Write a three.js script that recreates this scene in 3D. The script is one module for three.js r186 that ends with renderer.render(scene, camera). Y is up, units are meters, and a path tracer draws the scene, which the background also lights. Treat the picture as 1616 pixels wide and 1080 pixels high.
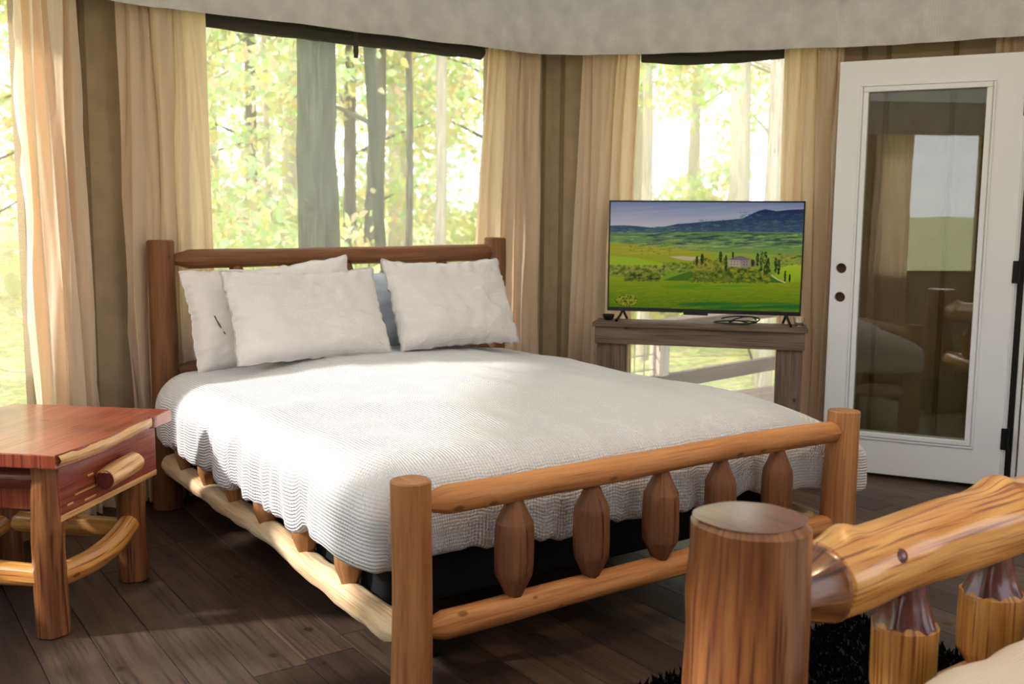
import * as THREE from 'three';
import { mergeGeometries, toCreasedNormals } from 'three/addons/utils/BufferGeometryUtils.js';
import { RoundedBoxGeometry } from 'three/addons/geometries/RoundedBoxGeometry.js';
import { createNoise3D } from 'simplex-noise';

// ------------------------------------------------------------------ camera, sky, sun, exposure
const scene = new THREE.Scene();
const camera = new THREE.PerspectiveCamera(37.655, 1616 / 1080, 0.05, 300);
camera.rotation.order = 'YXZ';
camera.position.set(-1.146, 1.221, 4.198);
camera.rotation.set(-0.12216, -0.6035, 0.00895);
camera.focus = 3.2;
camera.userData.fStop = 4.0;
scene.add(camera);

const renderer = new THREE.WebGLRenderer({ antialias: true });
renderer.toneMapping = THREE.LinearToneMapping;
renderer.toneMappingExposure = 1.0;
renderer.shadowMap.enabled = true;
renderer.shadowMap.type = THREE.PCFSoftShadowMap;

function rng(seed) {
  let a = seed >>> 0;
  return () => { a = (a + 0x6D2B79F5) | 0; let t = Math.imul(a ^ (a >>> 15), 1 | a); t = (t + Math.imul(t ^ (t >>> 7), 61 | t)) ^ t; return ((t ^ (t >>> 14)) >>> 0) / 4294967296; };
}
const noise3 = createNoise3D(rng(7));
const clamp = (x, a = 0, b = 1) => Math.min(b, Math.max(a, x));
const lerp = (a, b, t) => a + (b - a) * t;
const smooth = (a, b, x) => { const t = clamp((x - a) / (b - a)); return t * t * (3 - 2 * t); };
function fbm(x, y, z, o = 4) { let s = 0, a = 0.5; for (let i = 0; i < o; i++) { s += a * noise3(x, y, z); x *= 2.03; y *= 2.03; z *= 2.03; a *= 0.5; } return s; }

{ // bright, thinly clouded sky
  const W = 512, H = 256, d = new Float32Array(W * H * 4);
  for (let j = 0; j < H; j++) for (let i = 0; i < W; i++) {
    const el = ((j + 0.5) / H - 0.5) * Math.PI, az = (i / W) * 2 * Math.PI;
    const y = Math.sin(el), x = Math.cos(el) * Math.cos(az), z = Math.cos(el) * Math.sin(az);
    const c = smooth(-0.2, 0.4, fbm(x * 2, y * 4, z * 2, 4));
    const up = clamp(y);
    const k = y < 0 ? 0.9 : 1;
    const b = [lerp(0.96, 0.55, up), lerp(1.0, 0.72, up), lerp(1.08, 1.02, up)];
    const o = (j * W + i) * 4;
    for (let q = 0; q < 3; q++) d[o + q] = 5.0 * k * lerp(b[q], 1.05, c * 0.7);
    d[o + 3] = 1;
  }
  const sky = new THREE.DataTexture(d, W, H, THREE.RGBAFormat, THREE.FloatType);
  sky.mapping = THREE.EquirectangularReflectionMapping;
  sky.magFilter = sky.minFilter = THREE.LinearFilter; sky.colorSpace = THREE.LinearSRGBColorSpace; sky.needsUpdate = true;
  scene.background = sky;
}
const sun = new THREE.DirectionalLight(new THREE.Color(1.0, 0.95, 0.88), 8.5);
sun.position.set(-22, 16.2, -12.5);
sun.target.position.set(2, 0, -4);
sun.castShadow = true;
Object.assign(sun.shadow.camera, { left: -35, right: 35, top: 35, bottom: -35, near: 1, far: 90 });
sun.shadow.mapSize.set(2048, 2048); sun.shadow.radius = 7;
scene.add(sun, sun.target);
const LAMP_POWER = 3.2;
const ROOF_PASS = 0.12;

// ------------------------------------------------------------------ naming helpers
const names = new Map();
function numbered(n) { const k = names.get(n) || 0; names.set(n, k + 1); return k ? `${n}_${String(k).padStart(3, '0')}` : n; }
function tag(o, label, category, group, kind) {
  if (label) o.userData.label = label;
  if (category) o.userData.category = category;
  if (group) o.userData.group = group;
  if (kind) o.userData.kind = kind;
  return o;
}
function thing(name, label, category, pos = [0, 0, 0], turn = 0, group) {
  const o = new THREE.Group(); o.name = numbered(name); o.position.set(...pos); o.rotation.y = turn; scene.add(o);
  return tag(o, label, category, group);
}
function mesh(name, geo, mat, parent, top) {
  const m = new THREE.Mesh(Array.isArray(geo) ? mergeGeometries(geo.map(g => (g.index ? g.toNonIndexed() : g))) : geo, mat);
  m.name = top ? numbered(name) : name; m.castShadow = m.receiveShadow = true;
  (parent || scene).add(m);
  return m;
}
function structGroup(name, pos = [0, 0, 0], turn = 0) { const o = new THREE.Group(); o.name = name; o.position.set(...pos); o.rotation.y = turn; o.userData.kind = 'structure'; scene.add(o); return o; }
const V = (x, y, z) => new THREE.Vector3(x, y, z);

// ------------------------------------------------------------------ textures
const lin = (r, g, b) => [Math.pow(r / 255, 2.2), Math.pow(g / 255, 2.2), Math.pow(b / 255, 2.2)];
// periodic noise: u wraps on a circle, v wraps on another one approximated by cross-fading
function pn(u, v, fu, fv, seed, o = 3) { // u, v in 0..1
  const a = u * Math.PI * 2, R = fu / (Math.PI * 2);
  const f = t => fbm(Math.cos(a) * R + seed * 3.1, Math.sin(a) * R - seed * 1.7, t * fv + seed, o);
  const w = smooth(0.85, 1, v);
  return w > 0 ? lerp(f(v), f(v - 1), w) : f(v);
}
function dataTex(W, H, fn, srgb = true) {
  const d = new Uint8Array(W * H * 4);
  for (let j = 0; j < H; j++) for (let i = 0; i < W; i++) {
    const c = fn((i + 0.5) / W, (j + 0.5) / H), o = (j * W + i) * 4;
    d[o] = clamp(c[0], 0, 255); d[o + 1] = clamp(c[1], 0, 255); d[o + 2] = clamp(c[2], 0, 255); d[o + 3] = c.length > 3 ? clamp(c[3], 0, 255) : 255;
  }
  const t = new THREE.DataTexture(d, W, H, THREE.RGBAFormat);
  t.wrapS = t.wrapT = THREE.RepeatWrapping; t.magFilter = THREE.LinearFilter; t.minFilter = THREE.LinearMipmapLinearFilter; t.generateMipmaps = true;
  if (srgb) t.colorSpace = THREE.SRGBColorSpace;
  t.needsUpdate = true;
  return t;
}
const mix3 = (a, b, t) => [lerp(a[0], b[0], t), lerp(a[1], b[1], t), lerp(a[2], b[2], t)];
function woodTex({ a, b, dark, knots = 5, seed = 1, fine = 30, coarse = 5, streak = 0.5, W = 256, H = 512, knotColor }) {
  const r = rng(seed * 101 + 5), K = [];
  for (let i = 0; i < knots; i++) K.push([r(), r(), 0.02 + 0.03 * r(), 0.6 + 0.4 * r()]);
  return dataTex(W, H, (u, v) => {
    let pull = 0, core = 0;
    for (const [ku, kv, ks] of K) {
      let du = Math.abs(u - ku); du = Math.min(du, 1 - du); let dv = Math.abs(v - kv); dv = Math.min(dv, 1 - dv);
      const q = Math.sqrt(du * du + (dv * 2.4) ** 2) / ks;
      if (q < 4) { pull += Math.exp(-q * q * 0.25) * 0.5; core = Math.max(core, smooth(1.1, 0.6, q)); }
    }
    const c = pn(u, v, coarse, 1.6, seed, 3) * 0.9 + 0.5 + pull * 0.35;
    const s = pn(u + pull * 0.02, v, fine, 2.2, seed + 9, 3);
    const f = pn(u, v, fine * 2.5, 10, seed + 21, 2);
    let col = mix3(a, b, clamp(c + s * 0.45));
    col = mix3(col, dark, clamp(smooth(0.12, 0.5, s) * streak + f * 0.12));
    if (core > 0) col = mix3(col, knotColor || dark, core * 0.85);
    const g = 1 + f * 0.10;
    return [col[0] * g, col[1] * g, col[2] * g];
  });
}
const std = (o) => new THREE.MeshStandardMaterial(o);
const phy = (o) => new THREE.MeshPhysicalMaterial(o);

const T = {};
T.pine = woodTex({ a: [184, 132, 86], b: [156, 104, 63], dark: [116, 72, 42], seed: 1, streak: 0.28, fine: 20 });
T.pineDark = woodTex({ a: [132, 88, 58], b: [110, 71, 45], dark: [82, 51, 32], seed: 2, streak: 0.3, fine: 20, knots: 4 });
T.pinePale = woodTex({ a: [236, 212, 176], b: [220, 184, 140], dark: [140, 96, 62], seed: 3, streak: 0.3, knots: 4 });
T.cedarLog = woodTex({ a: [226, 170, 92], b: [196, 128, 62], dark: [124, 66, 34], seed: 4, streak: 0.75, knots: 2, fine: 22 });
T.cedarPost = woodTex({ a: [150, 98, 56], b: [106, 60, 36], dark: [64, 31, 22], seed: 5, streak: 0.7, knots: 3, fine: 18, coarse: 6 });
T.heart = woodTex({ a: [112, 52, 44], b: [86, 36, 36], dark: [52, 22, 24], seed: 6, streak: 0.5, knots: 0 });
T.redSlab = woodTex({ a: [160, 84, 58], b: [124, 54, 40], dark: [88, 34, 28], seed: 7, streak: 0.55, knots: 2, fine: 26, coarse: 4 });
T.sap = woodTex({ a: [232, 190, 130], b: [206, 150, 92], dark: [140, 84, 50], seed: 8, streak: 0.5, knots: 0, fine: 14 });
T.grey = woodTex({ a: [126, 108, 94], b: [98, 82, 70], dark: [62, 50, 42], seed: 10, streak: 0.6, knots: 3, fine: 34 });
T.bark = woodTex({ a: [120, 116, 100], b: [86, 84, 72], dark: [48, 48, 40], seed: 11, streak: 0.9, knots: 2, fine: 16 });
T.barkPale = woodTex({ a: [214, 204, 186], b: [176, 164, 146], dark: [110, 100, 86], seed: 12, streak: 0.6, knots: 3, fine: 16 });
const plankTex = [0, 1, 2].map(k => woodTex({ a: [[88, 70, 59], [72, 57, 48], [98, 77, 62]][k], b: [[66, 54, 48], [55, 45, 40], [72, 57, 48]][k], dark: [46, 37, 33], seed: 14 + k, streak: 0.45, knots: 2, fine: 20 }));
const M = {};
const wood = (map, rough = 0.55, extra = {}) => phy({ map, roughness: rough, specularIntensity: 0.5, ...extra });
M.pine = wood(T.pine, 0.5); M.pineDark = wood(T.pineDark, 0.55); M.pinePale = wood(T.pinePale, 0.5);
M.cedarLog = wood(T.cedarLog, 0.35, { clearcoat: 0.7, clearcoatRoughness: 0.18 });
M.cedarPost = wood(T.cedarPost, 0.35, { clearcoat: 0.7, clearcoatRoughness: 0.2 });
M.heart = wood(T.heart, 0.35, { clearcoat: 0.8, clearcoatRoughness: 0.18 });
M.redSlab = wood(T.redSlab, 0.3, { clearcoat: 0.6, clearcoatRoughness: 0.22 });
M.sap = wood(T.sap, 0.35, { clearcoat: 0.6, clearcoatRoughness: 0.2 });
T.bark2 = woodTex({ a: [84, 92, 70], b: [60, 66, 50], dark: [34, 38, 30], seed: 13, streak: 0.9, knots: 3, fine: 12, coarse: 8 });
T.pineRail = woodTex({ a: [206, 146, 92], b: [182, 120, 70], dark: [130, 80, 44], seed: 9, streak: 0.3, fine: 20, knots: 6 });
M.bark2 = wood(T.bark2, 0.95); M.pineRail = wood(T.pineRail, 0.48);
M.grey = wood(T.grey, 0.8); M.bark = wood(T.bark, 0.95); M.barkPale = wood(T.barkPale, 0.95);
M.planks = plankTex.map(t => wood(t, 0.42));
M.black = std({ color: 0x0b0b0c, roughness: 0.5 });
M.blackCloth = std({ color: 0x070708, roughness: 0.95 });
M.white = std({ color: new THREE.Color(0.72, 0.725, 0.74), roughness: 0.5 });
M.hinge = std({ color: 0x15171a, roughness: 0.45, metalness: 0.6 });

// cloth: waffle relief
const waffle = dataTex(64, 64, (u, v) => {
  const a = Math.abs(Math.sin(u * Math.PI * 4)), b = Math.abs(Math.sin(v * Math.PI * 4));
  const h = Math.pow(Math.max(1 - a * 1.2, 0), 0.7) * 0.75 + Math.pow(Math.max(1 - b * 1.4, 0), 0.8) * 0.55;
  const x = clamp(h) * 255; return [x, x, x];
}, false);
const clothNoise = dataTex(256, 256, (u, v) => { const x = 128 + 120 * pn(u, v, 4, 4, 31, 5); return [x, x, x]; }, false);
function rep(t, x, y) { const c = t.clone(); c.repeat.set(x, y); c.needsUpdate = true; return c; }
M.duvet = phy({ color: new THREE.Color(0.82, 0.81, 0.82), roughness: 0.95, bumpMap: rep(waffle, 1 / 0.04, 1 / 0.04), bumpScale: 0.005, sheen: 0.2 });
M.pillowWaffle = phy({ color: new THREE.Color(0.78, 0.745, 0.725), roughness: 0.95, bumpMap: rep(waffle, 1 / 0.024, 1 / 0.024), bumpScale: 0.0014, sheen: 0.2 });
M.pillowPlain = phy({ color: new THREE.Color(0.76, 0.72, 0.69), roughness: 0.9, bumpMap: rep(clothNoise, 3, 3), bumpScale: 0.001, sheen: 0.2 });
M.pillowBlue = phy({ color: new THREE.Color(0.66, 0.71, 0.80), roughness: 0.9, bumpMap: rep(clothNoise, 3, 3), bumpScale: 0.001 });
M.sheet = phy({ color: new THREE.Color(0.70, 0.72, 0.78), roughness: 0.9 });
M.duvetCream = phy({ color: new THREE.Color(0.82, 0.69, 0.56), roughness: 0.95, bumpMap: rep(waffle, 1 / 0.03, 1 / 0.03), bumpScale: 0.003 });

const weave = dataTex(256, 256, (u, v) => {
  const n = pn(u, v, 5, 5, 41, 5), t = (Math.sin(u * Math.PI * 2 * 96) + Math.sin(v * Math.PI * 2 * 96)) * 0.03;
  const k = 1 + n * 0.09 + t; return [222 * k, 206 * k, 182 * k];
});
M.canvas = std({ map: rep(weave, 1.2, 1.2), color: new THREE.Color(0.47, 0.41, 0.33), roughness: 0.95 });
M.canvasSeam = std({ map: rep(weave, 2, 2), color: new THREE.Color(0.27, 0.22, 0.15), roughness: 0.95 });
M.valance = std({ map: rep(weave, 1.5, 1.5), color: new THREE.Color(0.69, 0.79, 1.0), roughness: 0.95, bumpMap: rep(clothNoise, 1, 1), bumpScale: 0.0015 });
M.roof = phy({ color: new THREE.Color(0.78, 0.76, 0.73), roughness: 1, transmission: ROOF_PASS, thickness: 0, side: THREE.DoubleSide });
M.shade = std({ color: new THREE.Color(0.035, 0.030, 0.026), roughness: 0.9 });
const curtainTex = dataTex(256, 256, (u, v) => {
  const f = pn(u, v, 60, 60, 57, 2); const k = 1 + f * 0.03; return [242 * k, 228 * k, 210 * k];
});
M.curtain = phy({ map: rep(curtainTex, 2, 2), color: new THREE.Color(0.98, 0.88, 0.76), roughness: 1, transmission: 0.5, thickness: 0, side: THREE.DoubleSide, bumpMap: rep(clothNoise, 2.5, 0.8), bumpScale: 0.0008 });
const screenTex = dataTex(64, 64, (u, v) => {
  const a = Math.max(Math.pow(0.5 + 0.5 * Math.cos(u * Math.PI * 8), 4), Math.pow(0.5 + 0.5 * Math.cos(v * Math.PI * 8), 4)), x = 50 + 118 * a; return [x, x, x];
}, false);
M.screen = std({ color: new THREE.Color(0.78, 0.79, 0.76), roughness: 0.9, transparent: true, alphaMap: rep(screenTex, 1 / 0.02, 1 / 0.02), side: THREE.DoubleSide });
M.glass = phy({ color: new THREE.Color(0.72, 0.74, 0.69), roughness: 0, metalness: 0, transmission: 1, thickness: 0, ior: 1.85, side: THREE.DoubleSide });
M.vinyl = phy({ color: 0xffffff, roughness: 0.12, transmission: 1, thickness: 0, ior: 1.5, side: THREE.DoubleSide, bumpMap: rep(clothNoise, 2, 2), bumpScale: 0.03 });

// ------------------------------------------------------------------ geometry helpers
function uvBox(g, axis = -1, su = 1, sv = 1, off = 0) { // uv in metres, v along the grain axis
  if (g.index) g = g.toNonIndexed();
  const p = g.attributes.position, n = g.attributes.normal, uv = new Float32Array(p.count * 2);
  g.computeBoundingBox(); const s = g.boundingBox.getSize(V(0, 0, 0)), S = [s.x, s.y, s.z];
  if (axis < 0) axis = S.indexOf(Math.max(...S));
  for (let i = 0; i < p.count; i += 3) {
    const nn = [0, 0, 0]; for (let k = 0; k < 3; k++) { nn[0] += n.getX(i + k); nn[1] += n.getY(i + k); nn[2] += n.getZ(i + k); }
    const a = nn.map(Math.abs), dom = a.indexOf(Math.max(...a));
    const other = [0, 1, 2].filter(q => q !== axis && q !== dom);
    const va = dom === axis ? [0, 1, 2].find(q => q !== axis) : axis, ua = dom === axis ? [0, 1, 2].filter(q => q !== axis)[1] : other[0];
    for (let k = 0; k < 3; k++) { const P = [p.getX(i + k), p.getY(i + k), p.getZ(i + k)]; uv[(i + k) * 2] = P[ua] * su + off; uv[(i + k) * 2 + 1] = P[va] * sv + off * 1.7; }
  }
  g.setAttribute('uv', new THREE.BufferAttribute(uv, 2));
  return g;
}
function box(w, h, d, x = 0, y = 0, z = 0, r = 0.004, axis = -1, off = 0, su = 4) {
  const g = new RoundedBoxGeometry(w, h, d, 2, Math.min(r, w / 2.1, h / 2.1, d / 2.1)); g.translate(x, y, z); return uvBox(g, axis, su, 1, off);
}
// grid surface from fn(u,v)->[x,y,z]; uv from uvfn
function sheet(nu, nv, fn, uvfn) {
  const pos = [], uv = [], idx = [];
  for (let j = 0; j <= nv; j++) for (let i = 0; i <= nu; i++) { const P = fn(i / nu, j / nv); pos.push(...P); const q = uvfn ? uvfn(i / nu, j / nv, P) : [i / nu, j / nv]; uv.push(...q); }
  for (let j = 0; j < nv; j++) for (let i = 0; i < nu; i++) { const a = j * (nu + 1) + i, b = a + 1, c = a + nu + 1, d = c + 1; idx.push(a, b, d, a, d, c); }
  const g = new THREE.BufferGeometry();
  g.setAttribute('position', new THREE.Float32BufferAttribute(pos, 3)); g.setAttribute('uv', new THREE.Float32BufferAttribute(uv, 2)); g.setIndex(idx); g.computeVertexNormals();
  return g;
}
// a peeled log along pts: r may be a number or a list of radii; ends 'flat' or {cone, r, facets}
function logGeo({ pts, r = 0.04, seed = 1, bump = 0.05, a = null, b = null, seg = 22, N = 26, knots = [], crease = 0.5, chamfer = 0.006, cap = [true, true], lump = 2.2, flat = 0 }) {
  const curve = new THREE.CatmullRomCurve3(pts.map(p => V(...p))), L = curve.getLength();
  const rad = Array.isArray(r) ? r : [r, r], rAt = t => { const x = t * (rad.length - 1), i = Math.min(Math.floor(x), rad.length - 2); const f = x - i; return lerp(rad[i], rad[i + 1], f * f * (3 - 2 * f)); };
  const ts = new Set(); for (let i = 0; i <= N; i++) ts.add(i / N);
  const ca = a ? a.cone / L : chamfer / L, cb = b ? b.cone / L : chamfer / L;
  let T_ = [...ts].filter(t => t > ca + 0.25 / N && t < 1 - cb - 0.25 / N);
  const front = a ? [0, ca * 0.5, ca] : [0, ca], back = b ? [1 - cb, 1 - cb * 0.5, 1] : [1 - cb, 1];
  T_ = [...front, ...T_, ...back];
  const pos = [], uv = [], idx = [];
  const wraps = Math.max(1, Math.round(2 * Math.PI * rad[0] / 0.25));
  const dir0 = curve.getTangentAt(0.5), ref = Math.abs(dir0.y) > 0.8 ? V(0, 0, 1) : V(0, 1, 0);
  const rnd = rng(seed * 13 + 3), rot = rnd() * 3;
  const poly = (ang, n, o) => { const w = 2 * Math.PI / n, q = (((ang + o) % w) + w) % w; return Math.cos(Math.PI / n) / Math.cos(q - w / 2); };
  const centers = [];
  for (const t of T_) {
    const c = curve.getPointAt(t), tan = curve.getTangentAt(t), X = ref.clone().cross(tan).normalize(), Y = tan.clone().cross(X).normalize();
    centers.push(c);
    for (let k = 0; k <= seg; k++) {
      const ang = k / seg * 2 * Math.PI, kk = k % seg, an = kk / seg * 2 * Math.PI;
      const R0 = rAt(t);
      let R = R0 * (1 + bump * noise3(Math.cos(an) * 0.8 + seed * 5.3, Math.sin(an) * 0.8 + seed, t * L * lump) + bump * 0.35 * noise3(Math.cos(an) * 2.6 + seed, Math.sin(an) * 2.6, t * L * 5 + seed));
      for (const kn of knots) { let da = Math.abs(an - kn.a); da = Math.min(da, 2 * Math.PI - da); const q = (((t - kn.t) * L / kn.w) ** 2) + ((da * R0 / (kn.wa || kn.w)) ** 2); R += kn.h * Math.exp(-q); }
      if (a && t <= ca) { const f = t / ca; R = lerp(a.r, R, f) * lerp(1, poly(an, a.facets || 7, rot), 1 - f * 0.6); }
      else if (!a && t === 0) R -= chamfer;
      if (b && t >= 1 - cb) { const f = (1 - t) / cb; R = lerp(b.r, R, f) * lerp(1, poly(an, b.facets || 7, rot + 1), 1 - f * 0.6); }
      else if (!b && t === 1) R -= chamfer;
      const P = c.clone().addScaledVector(X, Math.cos(an) * R).addScaledVector(Y, Math.sin(an) * R);
      pos.push(P.x, P.y, P.z); uv.push(k / seg * wraps + seed * 0.37, t * L + seed * 0.23);
    }
  }
  const row = seg + 1;
  for (let j = 0; j < T_.length - 1; j++) for (let k = 0; k < seg; k++) { const p = j * row + k; idx.push(p, p + 1, p + row + 1, p, p + row + 1, p + row); }
  const addCap = (j, c, flip) => {
    const ci = pos.length / 3; pos.push(c.x, c.y, c.z); uv.push(0.5, 0.5);
    const s0 = pos.length / 3;
    for (let k = 0; k <= seg; k++) { const o = (j * row + k) * 3; const x = pos[o], y = pos[o + 1], z = pos[o + 2]; pos.push(x, y, z); uv.push(0.5 + Math.cos(k / seg * 6.2832) * 0.2, 0.5 + Math.sin(k / seg * 6.2832) * 0.08); }
    for (let k = 0; k < seg; k++) flip ? idx.push(ci, s0 + k + 1, s0 + k) : idx.push(ci, s0 + k, s0 + k + 1);
  };
  if (cap[0]) addCap(0, centers[0], true);
  if (cap[1]) addCap(T_.length - 1, centers[centers.length - 1], false);
  const g = new THREE.BufferGeometry();
  g.setAttribute('position', new THREE.Float32BufferAttribute(pos, 3)); g.setAttribute('uv', new THREE.Float32BufferAttribute(uv, 2)); g.setIndex(idx);
  return toCreasedNormals(g, crease);
}
function tube(pts, r, seg = 40, rs = 8, closed = false) { return new THREE.TubeGeometry(new THREE.CatmullRomCurve3(pts.map(p => V(...p)), closed), seg, r, rs, closed); }

// ------------------------------------------------------------------ the room shell
const WALLS = { // corner points of the tent's plan, clockwise seen from above with the room on the left-hand inner side
  P: [[-0.27, -0.15], [2.09, -0.15], [3.153, 1.073], [3.85, 2.35], [3.85, 4.4], [2.3, 6.0], [-0.5, 6.0], [-1.95, 4.7], [-1.95, 1.53]],
};
function wallFrame(i) {
  const A = WALLS.P[i], B = WALLS.P[(i + 1) % WALLS.P.length], dx = B[0] - A[0], dz = B[1] - A[1], L = Math.hypot(dx, dz);
  return { pos: [A[0], 0, A[1]], turn: -Math.atan2(dz, dx), L };
}
const WALL_H = 2.36;
function buildWall(name, i, holes, seams = []) {
  const f = wallFrame(i), g = structGroup(name, f.pos, f.turn);
  const sh = new THREE.Shape(); sh.moveTo(-0.03, -0.05); sh.lineTo(f.L + 0.03, -0.05); sh.lineTo(f.L + 0.03, WALL_H); sh.lineTo(-0.03, WALL_H); sh.closePath();
  for (const [a, b, c, d] of holes) { const h = new THREE.Path(); h.moveTo(a, b); h.lineTo(c, b); h.lineTo(c, d); h.lineTo(a, d); h.closePath(); sh.holes.push(h); }
  const e = new THREE.ExtrudeGeometry(sh, { depth: 0.06, bevelEnabled: false }); e.translate(0, 0, -0.06);
  mesh('canvas_panel', uvBox(e, 1), M.canvas, g);
  for (const s of seams) mesh('seam', box(0.022, 2.3, 0.006, s, 1.15, 0.003, 0.003), M.canvasSeam, g);
  return g;
}
const L0 = wallFrame(8).L;
buildWall('wall_head', 0, [[0.40, 0.72, 1.97, 2.07]], [2.24, 2.31, 0.035]);
buildWall('wall_television', 1, [[0.36, 0.12, 1.30, 2.07]], [0.06, 1.56]);
buildWall('wall_right', 2, [], [0.05, 0.35]);
buildWall('wall_right_rear', 3, []);
buildWall('wall_rear_right', 4, [[0.4, 0.7, 1.8, 2.0]]);
buildWall('wall_rear', 5, [[0.5, 0.7, 2.3, 2.0]]);
buildWall('wall_rear_left', 6, []);
buildWall('wall_left', 7, [[0.25, 0.75, 1.30, 2.22], [1.65, 0.5, 2.95, 2.15]]);
buildWall('wall_left_front', 8, [[0.35, 0.5, L0 - 0.30, 2.07]], [L0 - 0.06, L0 - 0.004]);

// floor: planks run from the bed head to the foot
{
  const g = structGroup('floor');
  const sh = new THREE.Shape(); WALLS.P.forEach(([x, z], k) => (k ? sh.lineTo(x, -z) : sh.moveTo(x, -z))); sh.closePath();
  const e = new THREE.ExtrudeGeometry(sh, { depth: 0.08, bevelEnabled: false }); e.rotateX(-Math.PI / 2); e.translate(0, -0.09, 0);
  mesh('subfloor', uvBox(e), std({ color: 0x0c0a09, roughness: 0.9 }), g);
  const span = x => { const zs = []; WALLS.P.forEach((A, k) => { const B = WALLS.P[(k + 1) % WALLS.P.length]; if ((A[0] - x) * (B[0] - x) < 0) zs.push(A[1] + (x - A[0]) / (B[0] - A[0]) * (B[1] - A[1])); }); return [Math.min(...zs), Math.max(...zs)]; };
  const r = rng(77);
  for (let k = 0; k < 38; k++) {
    const x = -1.937 + 0.1525 * (k + 0.5);
    if (x > 3.76) break;
    const sa = span(x - 0.076), sb = span(x + 0.076), z0 = Math.min(sa[0], sb[0]), z1 = Math.max(sa[1], sb[1]); let z = z0 - r() * 1.1;
    while (z < z1) {
      const a = Math.max(z, z0), b = Math.min(z + 1.22, z1);
      if (b - a > 0.03) { const q = Math.floor(r() * 3), o = r() * 7; mesh('plank', box(0.1505, 0.012, b - a - 0.002, x, -0.006, (a + b) / 2, 0.0012, 2, o, 3.2), M.planks[q], g); }
      z += 1.22;
    }
  }
}
// the fabric band under the eaves, one strip following the walls
function smoothPath(P, off, rounds = 3) {
  let q = P.map((p, k) => { const A = P[(k + P.length - 1) % P.length], B = P[(k + 1) % P.length]; const d1 = [p[0] - A[0], p[1] - A[1]], d2 = [B[0] - p[0], B[1] - p[1]]; const n1 = [-d1[1], d1[0]], n2 = [-d2[1], d2[0]]; const l1 = Math.hypot(...n1), l2 = Math.hypot(...n2); const nx = n1[0] / l1 + n2[0] / l2, nz = n1[1] / l1 + n2[1] / l2, c = 2 / (nx * nx + nz * nz); return [p[0] + nx * c * off, p[1] + nz * c * off]; });
  const out = []; q.forEach((p, k) => { const A = q[(k + q.length - 1) % q.length], B = q[(k + 1) % q.length]; const la = Math.hypot(A[0] - p[0], A[1] - p[1]), lb = Math.hypot(B[0] - p[0], B[1] - p[1]), d = 0.2; for (let t = 0; t <= 6; t++) { const f = t / 6, a = [lerp(p[0], A[0], d / la), lerp(p[1], A[1], d / la)], b = [lerp(p[0], B[0], d / lb), lerp(p[1], B[1], d / lb)]; const x = (1 - f) * (1 - f) * a[0] + 2 * f * (1 - f) * p[0] + f * f * b[0], z = (1 - f) * (1 - f) * a[1] + 2 * f * (1 - f) * p[1] + f * f * b[1]; out.push([x, z]); } });
  return out;
}
{
  const pathA = smoothPath(WALLS.P, 0.145);
  const pts = pathA.map(p => V(p[0], 0, p[1])); const c = new THREE.CatmullRomCurve3(pts, true, 'centripetal');
  const NU = 420;
  const lookup = Array.from({ length: NU + 1 }, (_, i) => c.getPointAt((i / NU) % 1));
  const tanl = Array.from({ length: NU + 1 }, (_, i) => c.getTangentAt((i / NU) % 1));
  const len = c.getLength();
  const band = sheet(NU, 8, (u, v) => {
    const i = Math.round(u * NU), P = lookup[i], t = tanl[i], n = [-t.z, t.x];
    const w = 0.012 * noise3(Math.cos(u * 6.283) * 5, Math.sin(u * 6.283) * 5, v * 0.8) * (0.3 + v) + 0.004 * noise3(Math.cos(u * 6.283) * 16, Math.sin(u * 6.283) * 16, v * 3);
    const y = lerp(2.047 + 0.004 * noise3(Math.cos(u * 6.283) * 9, Math.sin(u * 6.283) * 9, 4), WALL_H, v);
    const o = w - 0.05 * v * v + (v === 0 ? 0 : 0.004);
    return [P.x + n[0] * o, y, P.z + n[1] * o];
  }, (u, v) => [u * len, v * 0.3]);
  const b = mesh('trim_1', band, new THREE.MeshStandardMaterial().copy(M.valance)); b.material.side = THREE.DoubleSide; b.userData.kind = 'structure';
  // roof: canvas cone from beyond the eaves to the crown
  const peak = [0.95, 3.75, 2.95];
  const eave = smoothPath(WALLS.P, -0.45).map(p => V(p[0], 0, p[1])); const ec = new THREE.CatmullRomCurve3(eave, true, 'centripetal');
  const EU = Array.from({ length: 181 }, (_, i) => ec.getPointAt((i / 180) % 1));
  const roof = sheet(180, 16, (u, v) => { const P = EU[Math.round(u * 180)]; const y = lerp(2.2, peak[1], v) - 0.10 * Math.sin(v * Math.PI) + 0.006 * noise3(Math.cos(u * 6.283) * 7, Math.sin(u * 6.283) * 7, v * 5); return [lerp(P.x, peak[0], v), y, lerp(P.z, peak[2], v)]; }, (u, v) => [u * 18, v * 3.5]);
  const rm = mesh('ceiling', roof, M.roof); rm.userData.kind = 'structure';
}
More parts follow.
